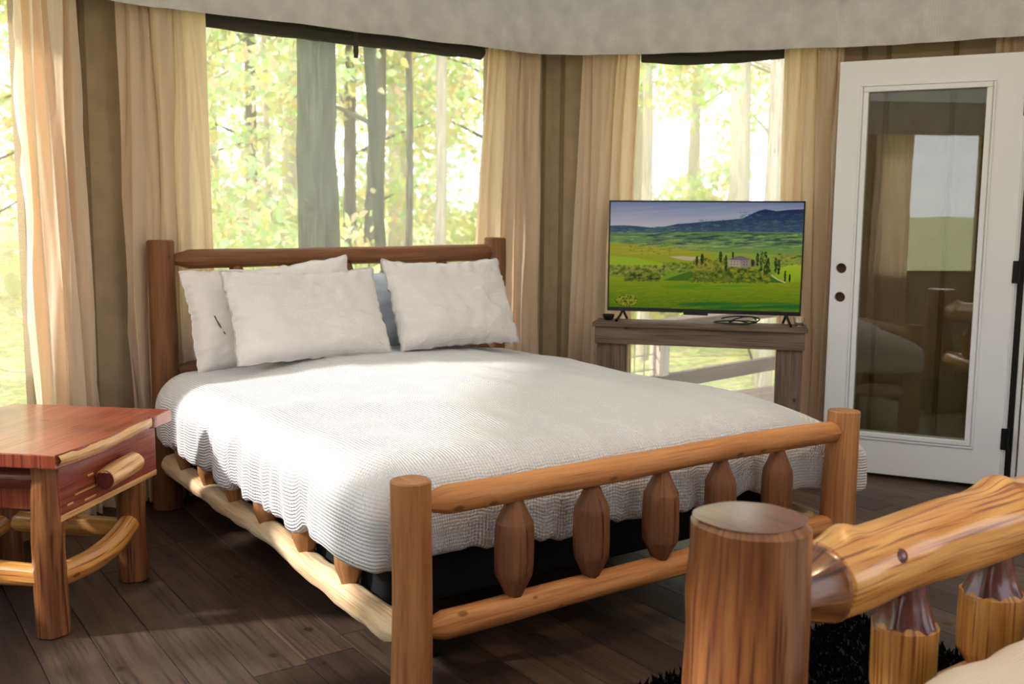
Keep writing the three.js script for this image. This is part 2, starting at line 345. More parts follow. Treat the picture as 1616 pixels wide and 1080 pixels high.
// windows: insect screens sewn into the canvas, clear film low down by the television
function buildWindow(name, i, [a, b, c, d], film) {
  const f = wallFrame(i), g = structGroup(name, f.pos, f.turn);
  const w = c - a, h = d - b;
  mesh('screen', sheet(30, 40, (u, v) => [a + u * w, b + v * h, -0.03 + 0.006 * noise3(u * 2 + i, v * 2, 3) * Math.sin(u * 3.14) * Math.sin(v * 3.14)], (u, v) => [u * w, v * h]), M.screen, g);
  const t = 0.03;
  mesh('frame', [box(w + 2 * t, t, 0.014, a + w / 2, d + t / 2 - 0.004, 0.004), box(w + 2 * t, t, 0.014, a + w / 2, b - t / 2 + 0.004, 0.004), box(t, h + 2 * t, 0.013, a - t / 2 + 0.004, b + h / 2, 0.004), box(t, h + 2 * t, 0.013, c + t / 2 - 0.004, b + h / 2, 0.004)], M.canvasSeam, g);
  if (film) mesh('clear_film', sheet(60, 30, (u, v) => [a + u * w, b + v * (film - b), -0.012 + 0.012 * fbm(u * 3.5, v * 2.5, 8, 3)], (u, v) => [u * w, v * h]), M.vinyl, g);
  return g;
}
buildWindow('window_1', 0, [0.40, 0.72, 1.97, 2.07]);
buildWindow('window_2', 1, [0.36, 0.12, 1.30, 2.07], 0.66);
buildWindow('window_3', 8, [0.35, 0.5, L0 - 0.30, 2.07]);
buildWindow('window_4', 7, [0.25, 0.75, 1.30, 2.22]);
buildWindow('unseen_window_5', 7, [1.65, 0.5, 2.95, 2.15]);  // unseen window, placed to bring daylight in from the left
buildWindow('unseen_window_6', 5, [0.5, 0.7, 2.3, 2.0]);  // unseen rear window, placed to let in daylight behind the camera
buildWindow('unseen_window_7', 4, [0.4, 0.7, 1.8, 2.0]);  // also out of view, placed for daylight and reflections

// rolled-up shades under the band
function rolledShade(i, a, b, label, sag, strapAt) {
  const f = wallFrame(i), o = thing('rolled_shade', label, 'window shade', f.pos, f.turn);
  const pts = []; for (let k = 0; k <= 8; k++) { const u = k / 8; pts.push([lerp(a, b, u), 2.045 + sag(u), 0.045]); }
  mesh('roll', logGeo({ pts, r: [0.036, 0.04, 0.037, 0.04, 0.036], seed: 60 + i, bump: 0.10, N: 40, seg: 18, lump: 5 }), M.shade, o);
  for (const s of strapAt) mesh('strap', [box(0.026, 0.14, 0.003, s, 2.03, 0.089, 0.001), box(0.02, 0.03, 0.01, s, 1.955, 0.089, 0.003)], std({ color: 0x3b342c, roughness: 0.8 }), o);
  return o;
}
rolledShade(0, 0.505, 1.895, 'long dark brown rolled shade with a hanging strap above the bed window', u => -0.012 * u * (u > 0.5 ? 0.3 : 1), [1.186]);
rolledShade(1, 0.478, 1.182, 'short dark rolled shade above the window behind the television', u => -0.018 * Math.sin(u * Math.PI) + 0.01, []);

// ------------------------------------------------------------------ curtains
function curtain(i, label, { top, bot, y0 = 0.03, y1 = 2.12, d = 0.075, n = 6, amp = 0.035, seed = 1, mid }) {
  const f = wallFrame(i), o = thing('curtain', label, 'curtain', f.pos, f.turn);
  const A = v => (mid ? (v < 0.5 ? lerp(bot[0], mid[0], v * 2) : lerp(mid[0], top[0], v * 2 - 1)) : lerp(bot[0], top[0], v));
  const B = v => (mid ? (v < 0.5 ? lerp(bot[1], mid[1], v * 2) : lerp(mid[1], top[1], v * 2 - 1)) : lerp(bot[1], top[1], v));
  const NU = n * 16, NV = 56;
  const P = (u, v) => {
    const ph = n * u + 0.55 * noise3(u * 2.6 + seed * 3, v * 0.9, seed) + 0.18 * noise3(u * 6 + seed, v * 2.2, seed + 5);
    const am = amp * (0.55 + 0.45 * (1 - v)) * (0.75 + 0.5 * noise3(u * 4, seed * 2, v * 0.6));
    const q = ph * 2 * Math.PI;
    const fine = 0.007 * smooth(0.75, 1, v) * Math.sin(q * 2.7 + seed) + 0.004 * noise3(u * 12 + seed, v * 4, 2) * smooth(0.85, 0.3, v);
    let s = lerp(A(v), B(v), u) + am * 0.45 * Math.cos(q) * Math.min(1, Math.min(u, 1 - u) * 8);
    return [s, lerp(y0, y1, v) + 0.006 * Math.sin(q + 1) * (1 - v), Math.max(0.012, d + am * (2.1 * Math.pow(Math.abs(Math.sin(q / 2)), 0.85) - 1.2) + fine)];
  };
  const wide = 1.1;
  mesh('cloth', sheet(NU, NV, P, (u, v) => [u * wide, v * 2.1]), M.curtain, o);
  mesh('hem', sheet(NU, 2, (u, v) => { const q = P(u, v * 0.025); q[2] += 0.004; return q; }, (u, v) => [u * wide, v * 0.05]), M.curtain, o);
  return o;
}
curtain(8, 'sunlit cream curtain at the left edge of the photo, behind the nightstand', { top: [L0 - 0.50, L0 - 0.14], mid: [L0 - 0.47, L0 - 0.10], bot: [L0 - 0.44, L0 - 0.045], n: 4, amp: 0.05, seed: 1, d: 0.1 });
curtain(0, 'cream curtain hanging behind the left headboard post of the white bed', { top: [0.145, 0.50], bot: [0.16, 0.52], n: 5, amp: 0.036, seed: 2, d: 0.085 });
curtain(0, 'cream curtain hanging behind the right headboard post of the white bed', { top: [1.90, 2.225], mid: [1.83, 2.22], bot: [1.80, 2.23], n: 5, amp: 0.036, seed: 3, d: 0.085 });
curtain(1, 'peach curtain to the left of the television', { top: [0.185, 0.475], mid: [0.14, 0.46], bot: [0.11, 0.47], n: 5, amp: 0.03, seed: 4, d: 0.08 });
curtain(1, 'peach curtain between the television and the white door', { top: [1.18, 1.46], mid: [1.19, 1.46], bot: [1.20, 1.46], n: 5, amp: 0.03, seed: 5, d: 0.08 });
curtain(2, 'scrap of curtain visible above the hinge side of the white door', { top: [0.52, 0.86], bot: [0.52, 0.86], n: 6, amp: 0.03, seed: 6, d: 0.06 });
curtain(7, 'tan curtain on the left wall seen mirrored in the door glass', { top: [0.97, 1.33], bot: [0.96, 1.35], n: 6, amp: 0.035, seed: 7, d: 0.075 });

// ------------------------------------------------------------------ log bed
function headSpindle(x, y0, y1, z, seed, r = 0.042) { return logGeo({ pts: [[x, y0, z], [x, (y0 + y1) / 2, z], [x, y1, z]], r: [r, r * 1.04, r], seed, bump: 0.04, a: { cone: 0.07, r: 0.018, facets: 7 }, b: { cone: 0.07, r: 0.018, facets: 7 }, N: 12, seg: 24, crease: 0.4 }); }
const bed = thing('log_bed', 'peeled pine log bed frame with headboard and spindled footboard, made up in white', 'bed');
{
  const W = 1.64, Lb = 2.109;
  mesh('post', logGeo({ pts: [[0, 0, 0], [0.004, 0.6, 0], [0.002, 1.122, 0]], r: [0.06, 0.055, 0.054], seed: 1, bump: 0.04 }), M.pineDark, bed).userData.label = 'headboard post';
  mesh('post', logGeo({ pts: [[W, 0, 0], [W - 0.002, 0.6, 0], [W, 1.128, 0]], r: [0.06, 0.055, 0.053], seed: 2, bump: 0.04 }), M.pineDark, bed);
  const fl = mesh('post', logGeo({ pts: [[0, 0, Lb], [0.002, 0.3, Lb], [0, 0.592, Lb]], r: [0.052, 0.05, 0.05], seed: 3, bump: 0.035, seg: 28, chamfer: 0.004 }), M.pine, bed);
  const fr = mesh('post', logGeo({ pts: [[W, 0, Lb], [W - 0.003, 0.3, Lb], [W + 0.006, 0.596, Lb]], r: [0.062, 0.057, 0.052], seed: 4, bump: 0.045, seg: 28, chamfer: 0.004 }), M.pine, bed);
  mesh('head_rail', logGeo({ pts: [[0.04, 1.042, 0], [0.5, 1.046, 0], [1.1, 1.05, 0], [1.61, 1.054, 0]], r: [0.041, 0.038, 0.04, 0.042], seed: 5, bump: 0.05, a: { cone: 0.075, r: 0.02 }, b: { cone: 0.03, r: 0.03 }, N: 40 }), M.pineDark, bed);
  mesh('head_rail', logGeo({ pts: [[0.04, 0.577, 0], [0.8, 0.58, 0], [1.61, 0.58, 0]], r: 0.04, seed: 6, a: { cone: 0.07, r: 0.018 }, b: { cone: 0.07, r: 0.018 } }), M.pineDark, bed);
  for (const [k, x] of [0.315, 0.566, 0.825, 1.075, 1.33].entries()) mesh('spindle', headSpindle(x, 0.585, 1.035, 0, 10 + k), M.pineDark, bed);
  mesh('foot_rail', logGeo({ pts: [[0.035, 0.527, Lb], [0.4, 0.528, Lb], [0.72, 0.529, Lb], [1.1, 0.535, Lb], [1.61, 0.529, Lb]], r: [0.037, 0.037, 0.036, 0.036, 0.035], seed: 17, bump: 0.05, a: { cone: 0.06, r: 0.02, facets: 8 }, b: { cone: 0.03, r: 0.026 }, N: 44, seg: 26 }), M.pineRail, bed);
  mesh('foot_rail', logGeo({ pts: [[0.035, 0.203, Lb], [0.5, 0.207, Lb], [1.0, 0.209, Lb], [1.61, 0.212, Lb]], r: [0.037, 0.036, 0.038, 0.036], seed: 18, bump: 0.05, a: { cone: 0.055, r: 0.02, facets: 8 }, b: { cone: 0.05, r: 0.02 }, N: 44, seg: 26 }), M.pineRail, bed);
  for (const [k, x] of [0.307, 0.566, 0.826, 1.07, 1.326].entries()) {
    const rr = [0.05, 0.05, 0.052, 0.047, 0.046][k], sp = mesh('spindle', headSpindle(x, 0.225, 0.505, Lb, 20 + k, rr), M.pineDark, bed), an = [1.5, 1.6, 1.55][k];
    if (k < 3) mesh('crack', tube([[x + 0.7 * rr * Math.cos(an), 0.465, Lb + 0.7 * rr * Math.sin(an)], [x + rr * 1.005 * Math.cos(an), 0.425, Lb + rr * 1.005 * Math.sin(an)], [x + rr * 1.03 * Math.cos(an - 0.04), 0.36, Lb + rr * 1.03 * Math.sin(an - 0.04)], [x + rr * 1.0 * Math.cos(an), 0.30, Lb + rr * 1.0 * Math.sin(an)]], 0.0022, 24, 5), M.heart, sp);
  }
  for (const sx of [0, 1]) {
    const X = sx ? W : 0;
    mesh('side_rail', logGeo({ pts: [[X, 0.205, 0.045], [X + 0.006, 0.193, 0.35], [X - 0.004, 0.203, 0.75], [X + 0.005, 0.208, 1.15], [X - 0.004, 0.196, 1.55], [X, 0.186, 2.07]], r: [0.045, 0.038, 0.04, 0.037, 0.039, 0.041], seed: 30 + sx, bump: 0.09, a: { cone: 0.025, r: 0.034 }, b: { cone: 0.05, r: 0.022 }, N: 60, seg: 24, lump: 6, knots: [{ t: 0.31, a: 1.2, h: 0.008, w: 0.03 }, { t: 0.55, a: 2.2, h: 0.006, w: 0.03 }, { t: 0.8, a: 1.6, h: 0.007, w: 0.035 }] }), M.pinePale, bed);
    mesh('side_rail', logGeo({ pts: [[X, 0.45, 0.06], [X, 0.45, 1.0], [X, 0.45, 1.93]], r: 0.035, seed: 33 + sx, a: { cone: 0.05, r: 0.02 }, b: { cone: 0.05, r: 0.02 } }), M.pine, bed);
    for (const [k, z] of [0.27, 0.56, 0.85, 1.14, 1.46, 1.76].entries()) mesh('spindle', headSpindle(X, 0.205, 0.47, z, 40 + k + sx * 7, 0.042), M.pine, bed);
  }
}
// mattress and base
const baseBox = thing('bed_base', 'black fabric bed base under the mattress of the white bed', 'bed base');
mesh('box_base', [box(1.56, 0.26, 1.82, 0.82, 0.30, 0.98, 0.02)], M.blackCloth, baseBox);
for (const [x, z] of [[0.2, 0.25], [1.44, 0.25], [0.2, 1.85], [1.44, 1.85]]) mesh('leg', new THREE.CylinderGeometry(0.028, 0.024, 0.17, 16).translate(x, 0.085, z), M.black, baseBox);
tag(mesh('mattress', box(1.54, 0.125, 1.80, 0.82, 0.4935, 0.98, 0.05), M.sheet, null, true), 'pale mattress hidden beneath the white waffle duvet', 'mattress');

// duvet: a plump sheet draped over a rounded rectangle
function drape({ x0, x1, z0, z1, R, S, y, puff, seed, hem, uvs = 1, foldAmp = 0.02, nx = 120, nz = 150, headFree = true, sideR = true, corners }) {
  const rc = 0.14; // corner radius of the plan
  const X0 = x0 - S, X1 = x1 + (sideR ? S : 0), Z0 = headFree ? z0 : z0 - S, Z1 = z1 + (headFree ? S : 0);
  const topY = (x, z) => {
    const ex = Math.min(x - x0, x1 - x) / 0.5, ez = headFree ? (z1 - z) / 0.45 : (z - z0) / 0.45;
    const e = smooth(-0.05, 1, ex) * smooth(-0.05, 1, ez);
    return y + puff * e + 0.010 * fbm(x * 1.8 + seed, z * 1.8, seed, 3) + 0.004 * noise3(x * 7, z * 2.2, seed + 2);
  };
  return sheet(nx, nz, (u, v) => {
    const px = lerp(X0, X1, u), pz = lerp(Z0, Z1, v);
    const cx = clamp(px, x0 + rc, sideR ? x1 - rc : 1e9), cz = headFree ? Math.min(pz, z1 - rc) : Math.max(pz, z0 + rc);
    let dx = px - cx, dz = pz - cz, l = Math.hypot(dx, dz), d = l - rc;
    if (d <= 0 || l < 1e-6) return [px, topY(px, pz), pz];
    dx /= l; dz /= l;
    const lim = Math.hypot(S + rc, S + rc); // even hem round the corners
    const maxD = Math.min((S + rc) / Math.max(Math.abs(dx), Math.abs(dz)), lim) - rc; d = d / maxD * S;
    const bx = cx + dx * rc, bz = cz + dz * rc;
    const along = bx * 3.1 + bz * 3.3;
    let out, down; const q = Math.PI * R / 2, curl = 0.07;
    if (d < q) { out = R * Math.sin(d / R); down = R * (1 - Math.cos(d / R)); }
    else if (d < S - curl) { out = R; down = R + d - q; }
    else { const t = (d - S + curl) / curl, r2 = 0.022; out = R - r2 + r2 * Math.cos(t * Math.PI * 1.1); down = R + S - curl - q + r2 * Math.sin(t * Math.PI * 1.1); }
    const f = smooth(0, S * 0.9, d);
    out += f * (foldAmp * noise3(along * 1.6, seed, d * 1.2) + foldAmp * 0.6 * noise3(along * 4.5, seed + 4, d * 2));
    down += f * (0.02 * noise3(along * 1.3, seed + 8, 0) + 0.012 * noise3(along * 4, seed + 1, 0.5)) + f * (hem ? hem(bx, bz) : 0);
    let ax = 0, az = 0;
    if (corners && dz > 0) { const th = Math.atan2(dz, Math.abs(dx)), w = Math.exp(-(((th - 0.5) / 0.42) ** 2)) * smooth(R * 0.2, S * 0.6, d), q = corners[dx < 0 ? 0 : 1]; ax = q[0] * w; az = q[1] * w; }
    return [bx + dx * out + ax, topY(bx, bz) - down, bz + dz * out + az];
  }, (u, v) => [lerp(X0, X1, u) * uvs, lerp(Z0, Z1, v) * uvs]);
}
tag(mesh('duvet', drape({ x0: 0.07, x1: 1.57, z0: 0.14, z1: 1.87, R: 0.15, S: 0.405, y: 0.598, puff: 0.052, seed: 3, corners: [[-0.02, 0.12], [0.055, 0.26]], nx: 150, nz: 150, foldAmp: 0.014 }), Object.assign(M.duvet, { side: THREE.DoubleSide }), null, true), 'white waffle-weave duvet spread over the pine log bed', 'duvet');

// pillows
function pillow(label, mat, w, h, t, pos, rot, seed, slit) {
  const o = thing('pillow', label, 'pillow', pos); o.rotation.set(...rot); o.rotation.order = 'YXZ';
  const F = (s, a, b) => {
    const ex = w / 2 * a * (1 - 0.035 * (1 - b * b) * 1), ey = h / 2 * b * (1 - 0.05 * (1 - a * a));
    const k = Math.pow(Math.max(0, 1 - a ** 4), 0.55) * Math.pow(Math.max(0, 1 - b ** 4), 0.55);
    const edge = 1 - Math.max(Math.abs(a), Math.abs(b));
    const cor = Math.pow(Math.abs(a * b), 6);
    const wr = 0.005 * fbm(a * 1.7 + seed, b * 1.7, seed + s, 3) * (1 - cor) + 0.003 * noise3(a * 5 + seed, b * 3, s) * smooth(0.4, 0, edge);
    const lump = 1 + 0.14 * noise3(a * 1.1 + seed * 2, b * 1.1, 1);
    const rim = 0.006 * noise3(a * 6 + seed, b * 6, 5);
    return [ex + rim, ey + rim - 0.012 * (1 - a * a) * smooth(0.3, 1, b), s * (t / 2 * k * lump * (1 - 0.12 * b)) + (edge > 0.001 ? wr * Math.min(1, edge * 8) : 0) + 0.006 * noise3(a * 3 + seed, b * 3, 9)];
  };
  const side = s => sheet(56, 40, (u, v) => F(s, u * 2 - 1, v * 2 - 1), (u, v) => [u * w, v * h]);
  const back = side(-1); const ix = back.index.array; for (let k = 0; k < ix.length; k += 3) { const q = ix[k]; ix[k] = ix[k + 1]; ix[k + 1] = q; } back.computeVertexNormals();
  const g = mergeGeometries([side(1), back]);
  mesh('cushion', g, mat, o);
  // sewn edge
  const rim = []; const q = 30; const ed = (a, b) => [w / 2 * a * (1 - 0.035 * (1 - b * b)), h / 2 * b * (1 - 0.05 * (1 - a * a)) - 0.012 * (1 - a * a) * smooth(0.3, 1, b), 0.006 * noise3(a * 3 + seed, b * 3, 9)].map((x, k) => x + (k < 2 ? 0.006 * noise3(a * 6 + seed, b * 6, 5) : 0));
  for (let k = 0; k < q; k++) rim.push(ed(-1 + 2 * k / q, -1)); for (let k = 0; k < q; k++) rim.push(ed(1, -1 + 2 * k / q)); for (let k = 0; k < q; k++) rim.push(ed(1 - 2 * k / q, 1)); for (let k = 0; k < q; k++) rim.push(ed(-1, 1 - 2 * k / q));
  mesh('piping', tube(rim, 0.0045, 240, 6, true), mat, o);
  if (slit) mesh('dark_slit', tube([0, 2, 4].map(k => { const P = F(1, -0.80 + 0.018 * k, 0.02 - 0.10 * k); return [P[0], P[1], P[2] - 0.001]; }), 0.004, 20, 6), std({ color: 0x6a5d55, roughness: 1 }), o);  // thin dark line down the left of the pillow front
  return o;
}
M.pillowWaffle.side = M.pillowPlain.side = M.pillowBlue.side = THREE.DoubleSide;
pillow('front white waffle pillow on the left, leaning on a plain cream one', M.pillowWaffle, 0.675, 0.40, 0.17, [0.495, 0.825, 0.345], [-0.47, 0.02, -0.005], 1);
pillow('front white waffle pillow on the right, in the corner by the headboard', M.pillowWaffle, 0.62, 0.42, 0.18, [1.185, 0.845, 0.335], [-0.45, 0.02, 0.0], 2);
pillow('plain cream pillow half hidden behind the front left pillow', M.pillowPlain, 0.74, 0.42, 0.165, [0.43, 0.822, 0.15], [-0.25, 0.0, 0.075], 3, true);
pillow('pale blue-white pillow showing in the gap behind the front right pillow', M.pillowBlue, 0.74, 0.36, 0.16, [1.19, 0.80, 0.15], [-0.25, 0.0, 0.0], 4);

// ------------------------------------------------------------------ second bed, foreground
const bed2 = thing('log_bed', 'glossy cedar log bed frame in the foreground, with a thick round post and knotted rail', 'bed');
{
  const Z = 3.05, X0 = 0.148, X1 = 1.85;
  const postShape = (x, seed) => logGeo({ pts: [[x, 0, Z], [x, 0.4, Z], [x + 0.002, 0.715, Z]], r: [0.118, 0.114, 0.111, 0.106, 0.102], seed, bump: 0.05, seg: 48, N: 40, chamfer: 0.012, cap: [true, false], knots: [{ t: 0.83, a: 5.6, h: 0.006, w: 0.05 }] });
  const topFace = (x, seed) => { const pts = []; const n = 48; const g = sheet(n, 6, (u, v) => { const a = u * 2 * Math.PI, rr = 0.0955 * v * (1 + 0.05 * noise3(Math.cos(a) + seed, Math.sin(a), 1)); return [x + Math.cos(a) * rr, 0.7155 + 0.002 * (1 - v * v), Z - Math.sin(a) * rr]; }, (u, v) => [0.5 + Math.cos(u * 6.283) * v * 0.3, 0.5 + Math.sin(u * 6.283) * v * 0.12]); return g; };
  for (const [x, s] of [[X0, 71], [X1, 72]]) { const p = mesh('post', postShape(x, s), M.cedarPost, bed2); mesh('top_face', topFace(x, s), M.heart, p); }
  const rail = mesh('foot_rail', logGeo({ pts: [[X0 + 0.195, 0.558, Z], [0.5, 0.566, Z], [0.8, 0.574, Z], [1.1, 0.575, Z], [1.72, 0.57, Z]], r: [0.074, 0.076, 0.078, 0.08, 0.08, 0.078], seed: 73, bump: 0.06, seg: 44, N: 110, b: { cone: 0.07, r: 0.035 }, lump: 3, crease: 0.6,
    knots: [{ t: 0.055, a: 1.35, h: 0.016, w: 0.032, wa: 0.04 }, { t: 0.11, a: 0.4, h: 0.008, w: 0.03 }, { t: 0.44, a: 1.4, h: 0.018, w: 0.045, wa: 0.05 }, { t: 0.62, a: 2.9, h: 0.012, w: 0.05 }] }), M.cedarLog, bed2);
  mesh('foot_rail', logGeo({ pts: [[X0 + 0.1, 0.2, Z], [0.9, 0.2, Z], [1.75, 0.2, Z]], r: 0.06, seed: 74, a: { cone: 0.07, r: 0.03 }, b: { cone: 0.07, r: 0.03 } }), M.cedarLog, bed2);
  for (const [k, x] of [0.618, 0.935, 1.26, 1.58].entries()) {
    const s = mesh('spindle', logGeo({ pts: [[x, 0.22, Z], [x, 0.3, Z], [x, 0.425, Z]], r: [0.064, 0.066, 0.065], seed: 75 + k, bump: 0.05, seg: 36, N: 16, chamfer: 0.01, a: { cone: 0.06, r: 0.03 } }), M.cedarLog, bed2);
    const prof = []; for (let q = 0; q <= 14; q++) { const t = q / 14; prof.push(new THREE.Vector2(0.037 + 0.027 * Math.pow(1 - t, 2.0), 0.415 + t * 0.10)); }
    const neck = new THREE.LatheGeometry(prof, 36); const np = neck.attributes.position;
    for (let q = 0; q < np.count; q++) { const an = Math.atan2(np.getZ(q), np.getX(q)), t = (np.getY(q) - 0.415) / 0.10, f = 1 + 0.015 * Math.sin(an * 9) * (1 - t) + 0.05 * noise3(Math.cos(an) * 2 + k, Math.sin(an) * 2, t); np.setX(q, np.getX(q) * f + x); np.setZ(q, np.getZ(q) * f + Z); np.setY(q, np.getY(q) + 0.008 * Math.sin(an * 5 + k) * (1 - t)); }
    neck.computeVertexNormals();
    mesh('carved_neck', neck, M.heart, s);
  }
  mesh('tenon', logGeo({ pts: [[X0 + 0.09, 0.552, Z], [X0 + 0.15, 0.554, Z], [X0 + 0.20, 0.558, Z]], r: [0.05, 0.064, 0.075], seed: 79, bump: 0.04, seg: 36, N: 8, a: { cone: 0.09, r: 0.05, facets: 6 }, crease: 0.35 }), M.cedarPost, rail);
  // dark knots on the rail
  const kn = (x, y, z, r, rot) => { const g = new THREE.SphereGeometry(r, 16, 10); g.scale(1, 0.85, 0.35); g.rotateX(rot); g.translate(x, y, z); return g; };
  mesh('knot', kn(0.492, 0.600, Z + 0.066, 0.017, -0.45), M.heart, rail);
}
const mat2 = thing('bed_base', 'grey base under the cream bedding of the foreground bed', 'bed base');
mesh('box_base', [box(1.5, 0.28, 1.4, 0.99, 0.26, 3.95, 0.02)], M.blackCloth, mat2);
for (const [x, z] of [[0.4, 3.4], [1.6, 3.4], [0.4, 4.5], [1.6, 4.5]]) mesh('leg', new THREE.CylinderGeometry(0.028, 0.024, 0.13, 16).translate(x, 0.065, z), M.black, mat2);
tag(mesh('duvet', drape({ x0: 0.26, x1: 1.7, z0: 3.30, z1: 4.65, R: 0.06, S: 0.2, y: 0.455, puff: 0.045, seed: 9, headFree: false, nx: 90, nz: 90, foldAmp: 0.01 }), Object.assign(M.duvetCream, { side: THREE.DoubleSide }), null, true), 'cream waffle duvet on the foreground bed, only its corner showing', 'duvet');

// rug
{
  const r = thing('shag_rug', 'black shaggy rug on the floor between the two beds', 'rug', [0.62, 0, 2.95]);
  mesh('backing', box(1.63, 0.008, 1.22, 0, 0.006, 0, 0.003), M.blackCloth, r);
  const tuft = new THREE.ConeGeometry(0.006, 0.03, 4, 1); tuft.translate(0, 0.015, 0);
  const n = 15000, im = new THREE.InstancedMesh(tuft, phy({ color: 0x060607, roughness: 1, specularIntensity: 0.1 }), n); const rr = rng(5), m = new THREE.Matrix4(), q = new THREE.Quaternion(), e = new THREE.Euler();
  for (let k = 0; k < n; k++) { e.set((rr() - 0.5) * 1.3, rr() * 6, (rr() - 0.5) * 1.3); q.setFromEuler(e); const s = 0.7 + rr() * 0.6; m.compose(V((rr() - 0.5) * 1.63, 0.006, (rr() - 0.5) * 1.22), q, V(s, s, s)); im.setMatrixAt(k, m); }
  im.name = 'pile'; im.userData.kind = 'stuff'; im.castShadow = im.receiveShadow = true; r.add(im);
}

// ------------------------------------------------------------------ nightstand
{ // local frame: x along the drawer face (left to right), z out of the drawer face
  const ang = Math.atan2(0.73, 0.68), g = thing('nightstand', 'red cedar log nightstand with a live-edge slab top and one drawer', 'nightstand', [-0.648, 0, 1.122], ang);
  // slab top
  const sh = new THREE.Shape();
  const edge = [[-0.07, 0.075], [0.02, 0.085], [0.1, 0.088], [0.2, 0.083], [0.3, 0.074], [0.4, 0.066], [0.46, 0.063], [0.485, 0.055], [0.50, 0.066], [0.56, 0.062], [0.615, 0.058]];
  sh.moveTo(-0.07, -0.52); edge.forEach(p => sh.lineTo(p[0], p[1])); sh.lineTo(0.615, -0.52); sh.closePath();
  const ex = new THREE.ExtrudeGeometry(sh, { depth: 0.034, bevelEnabled: true, bevelThickness: 0.004, bevelSize: 0.004, bevelSegments: 2 }); ex.rotateX(Math.PI / 2); ex.translate(0, 0.552, 0);
  const top = mesh('top', uvBox(ex, 0, 3, 1), M.redSlab, g);
  const live = sheet(60, 6, (u, v) => { const x = lerp(-0.066, 0.484, u), k = x < 0.1 ? lerp(0.079, 0.088, clamp((x + 0.07) / 0.17)) : lerp(0.088, 0.062, clamp((x - 0.1) / 0.385)); const bul = 0.013 * Math.sin(v * Math.PI); const low = lerp(0.517, 0.519, v); const y = lerp(0.553, 0.514 - 0.006 * Math.sin(u * 3) , v); return [x, y, k + 0.003 + bul + 0.004 * noise3(x * 6, v * 2, 3) - 0.012 * v]; }, (u, v) => [v * 0.3, u * 0.55]);
  mesh('live_edge', live, Object.assign(M.sap.clone(), { side: THREE.DoubleSide }), top);
  mesh('end_grain', box(0.12, 0.038, 0.006, 0.558, 0.534, 0.066, 0.002), std({ color: new THREE.Color(0.62, 0.36, 0.30), roughness: 0.5 }), top);
  // drawer
  const drawer = mesh('drawer', box(0.555, 0.165, 0.026, 0.265, 0.430, 0.035, 0.005, 0, 0.3), M.redSlab, g);
  mesh('drawer_box', box(0.48, 0.135, 0.42, 0.26, 0.432, -0.19, 0.004, 0, 0.7), M.redSlab, drawer);
  mesh('sapwood_strip', box(0.553, 0.018, 0.004, 0.265, 0.3535, 0.0475, 0.0015, 0, 0.1), M.sap, drawer);
  mesh('log_pull', logGeo({ pts: [[0.165, 0.425, 0.083], [0.24, 0.432, 0.083], [0.345, 0.440, 0.083]], r: [0.032, 0.034, 0.032], seed: 83, bump: 0.06, seg: 26, N: 14, chamfer: 0.004 }), M.sap, drawer);
  const end = new THREE.CylinderGeometry(0.029, 0.029, 0.003, 24); end.rotateZ(Math.PI / 2); end.translate(0.1645, 0.425, 0.083); mesh('pull_end', end, M.heart, drawer);
  const streakMat = M.sap; for (const [x, y, l] of [[0.06, 0.405, 0.12], [0.02, 0.385, 0.03], [0.11, 0.375, 0.06], [0.13, 0.445, 0.03]]) { const q = box(l, 0.006, 0.002, x + l / 2, y, 0.0485, 0.001, 0, x); mesh('sapwood_streak', q, streakMat, drawer); }
  // legs
  for (const [k, x, z, m] of [[0, 0, 0, M.cedarPost], [1, 0.46, 0, M.cedarPost], [2, 0, -0.46, M.cedarPost], [3, 0.46, -0.46, M.cedarPost]]) mesh('leg', logGeo({ pts: [[x, 0, z], [x - 0.004, 0.25, z], [x, 0.515, z]], r: [0.048, 0.045, 0.043], seed: 85 + k, bump: 0.08, seg: 26, N: 24, knots: [{ t: 0.62, a: 0.8, h: 0.006, w: 0.02 }] }), m, g);
  mesh('stretcher', logGeo({ pts: [[0.02, 0.17, 0.005], [0.16, 0.165, 0.02], [0.30, 0.175, 0.02], [0.43, 0.205, 0.005]], r: [0.034, 0.035, 0.036, 0.034], seed: 90, bump: 0.07 }), M.cedarLog, g);
  mesh('stretcher', logGeo({ pts: [[0.02, 0.17, -0.46], [0.24, 0.16, -0.45], [0.44, 0.18, -0.46]], r: 0.034, seed: 91, bump: 0.07 }), M.cedarLog, g);
  for (const x of [0, 0.46]) {
    mesh('stretcher', logGeo({ pts: [[x, 0.175, -0.02], [x + 0.01, 0.175, -0.23], [x, 0.18, -0.44]], r: [0.034, 0.036, 0.034], seed: 92 + x, bump: 0.08 }), M.cedarLog, g);
    mesh('rail', logGeo({ pts: [[x, 0.47, -0.02], [x, 0.465, -0.23], [x, 0.47, -0.44]], r: 0.032, seed: 94 + x, bump: 0.06 }), M.heart, g);
    const sp = mesh('spindle', logGeo({ pts: [[x, 0.19, -0.23], [x, 0.33, -0.23], [x, 0.45, -0.23]], r: 0.034, seed: 96 + x, bump: 0.06, a: { cone: 0.05, r: 0.02 }, b: { cone: 0.07, r: 0.018 } }), M.cedarLog, g);
  }
}

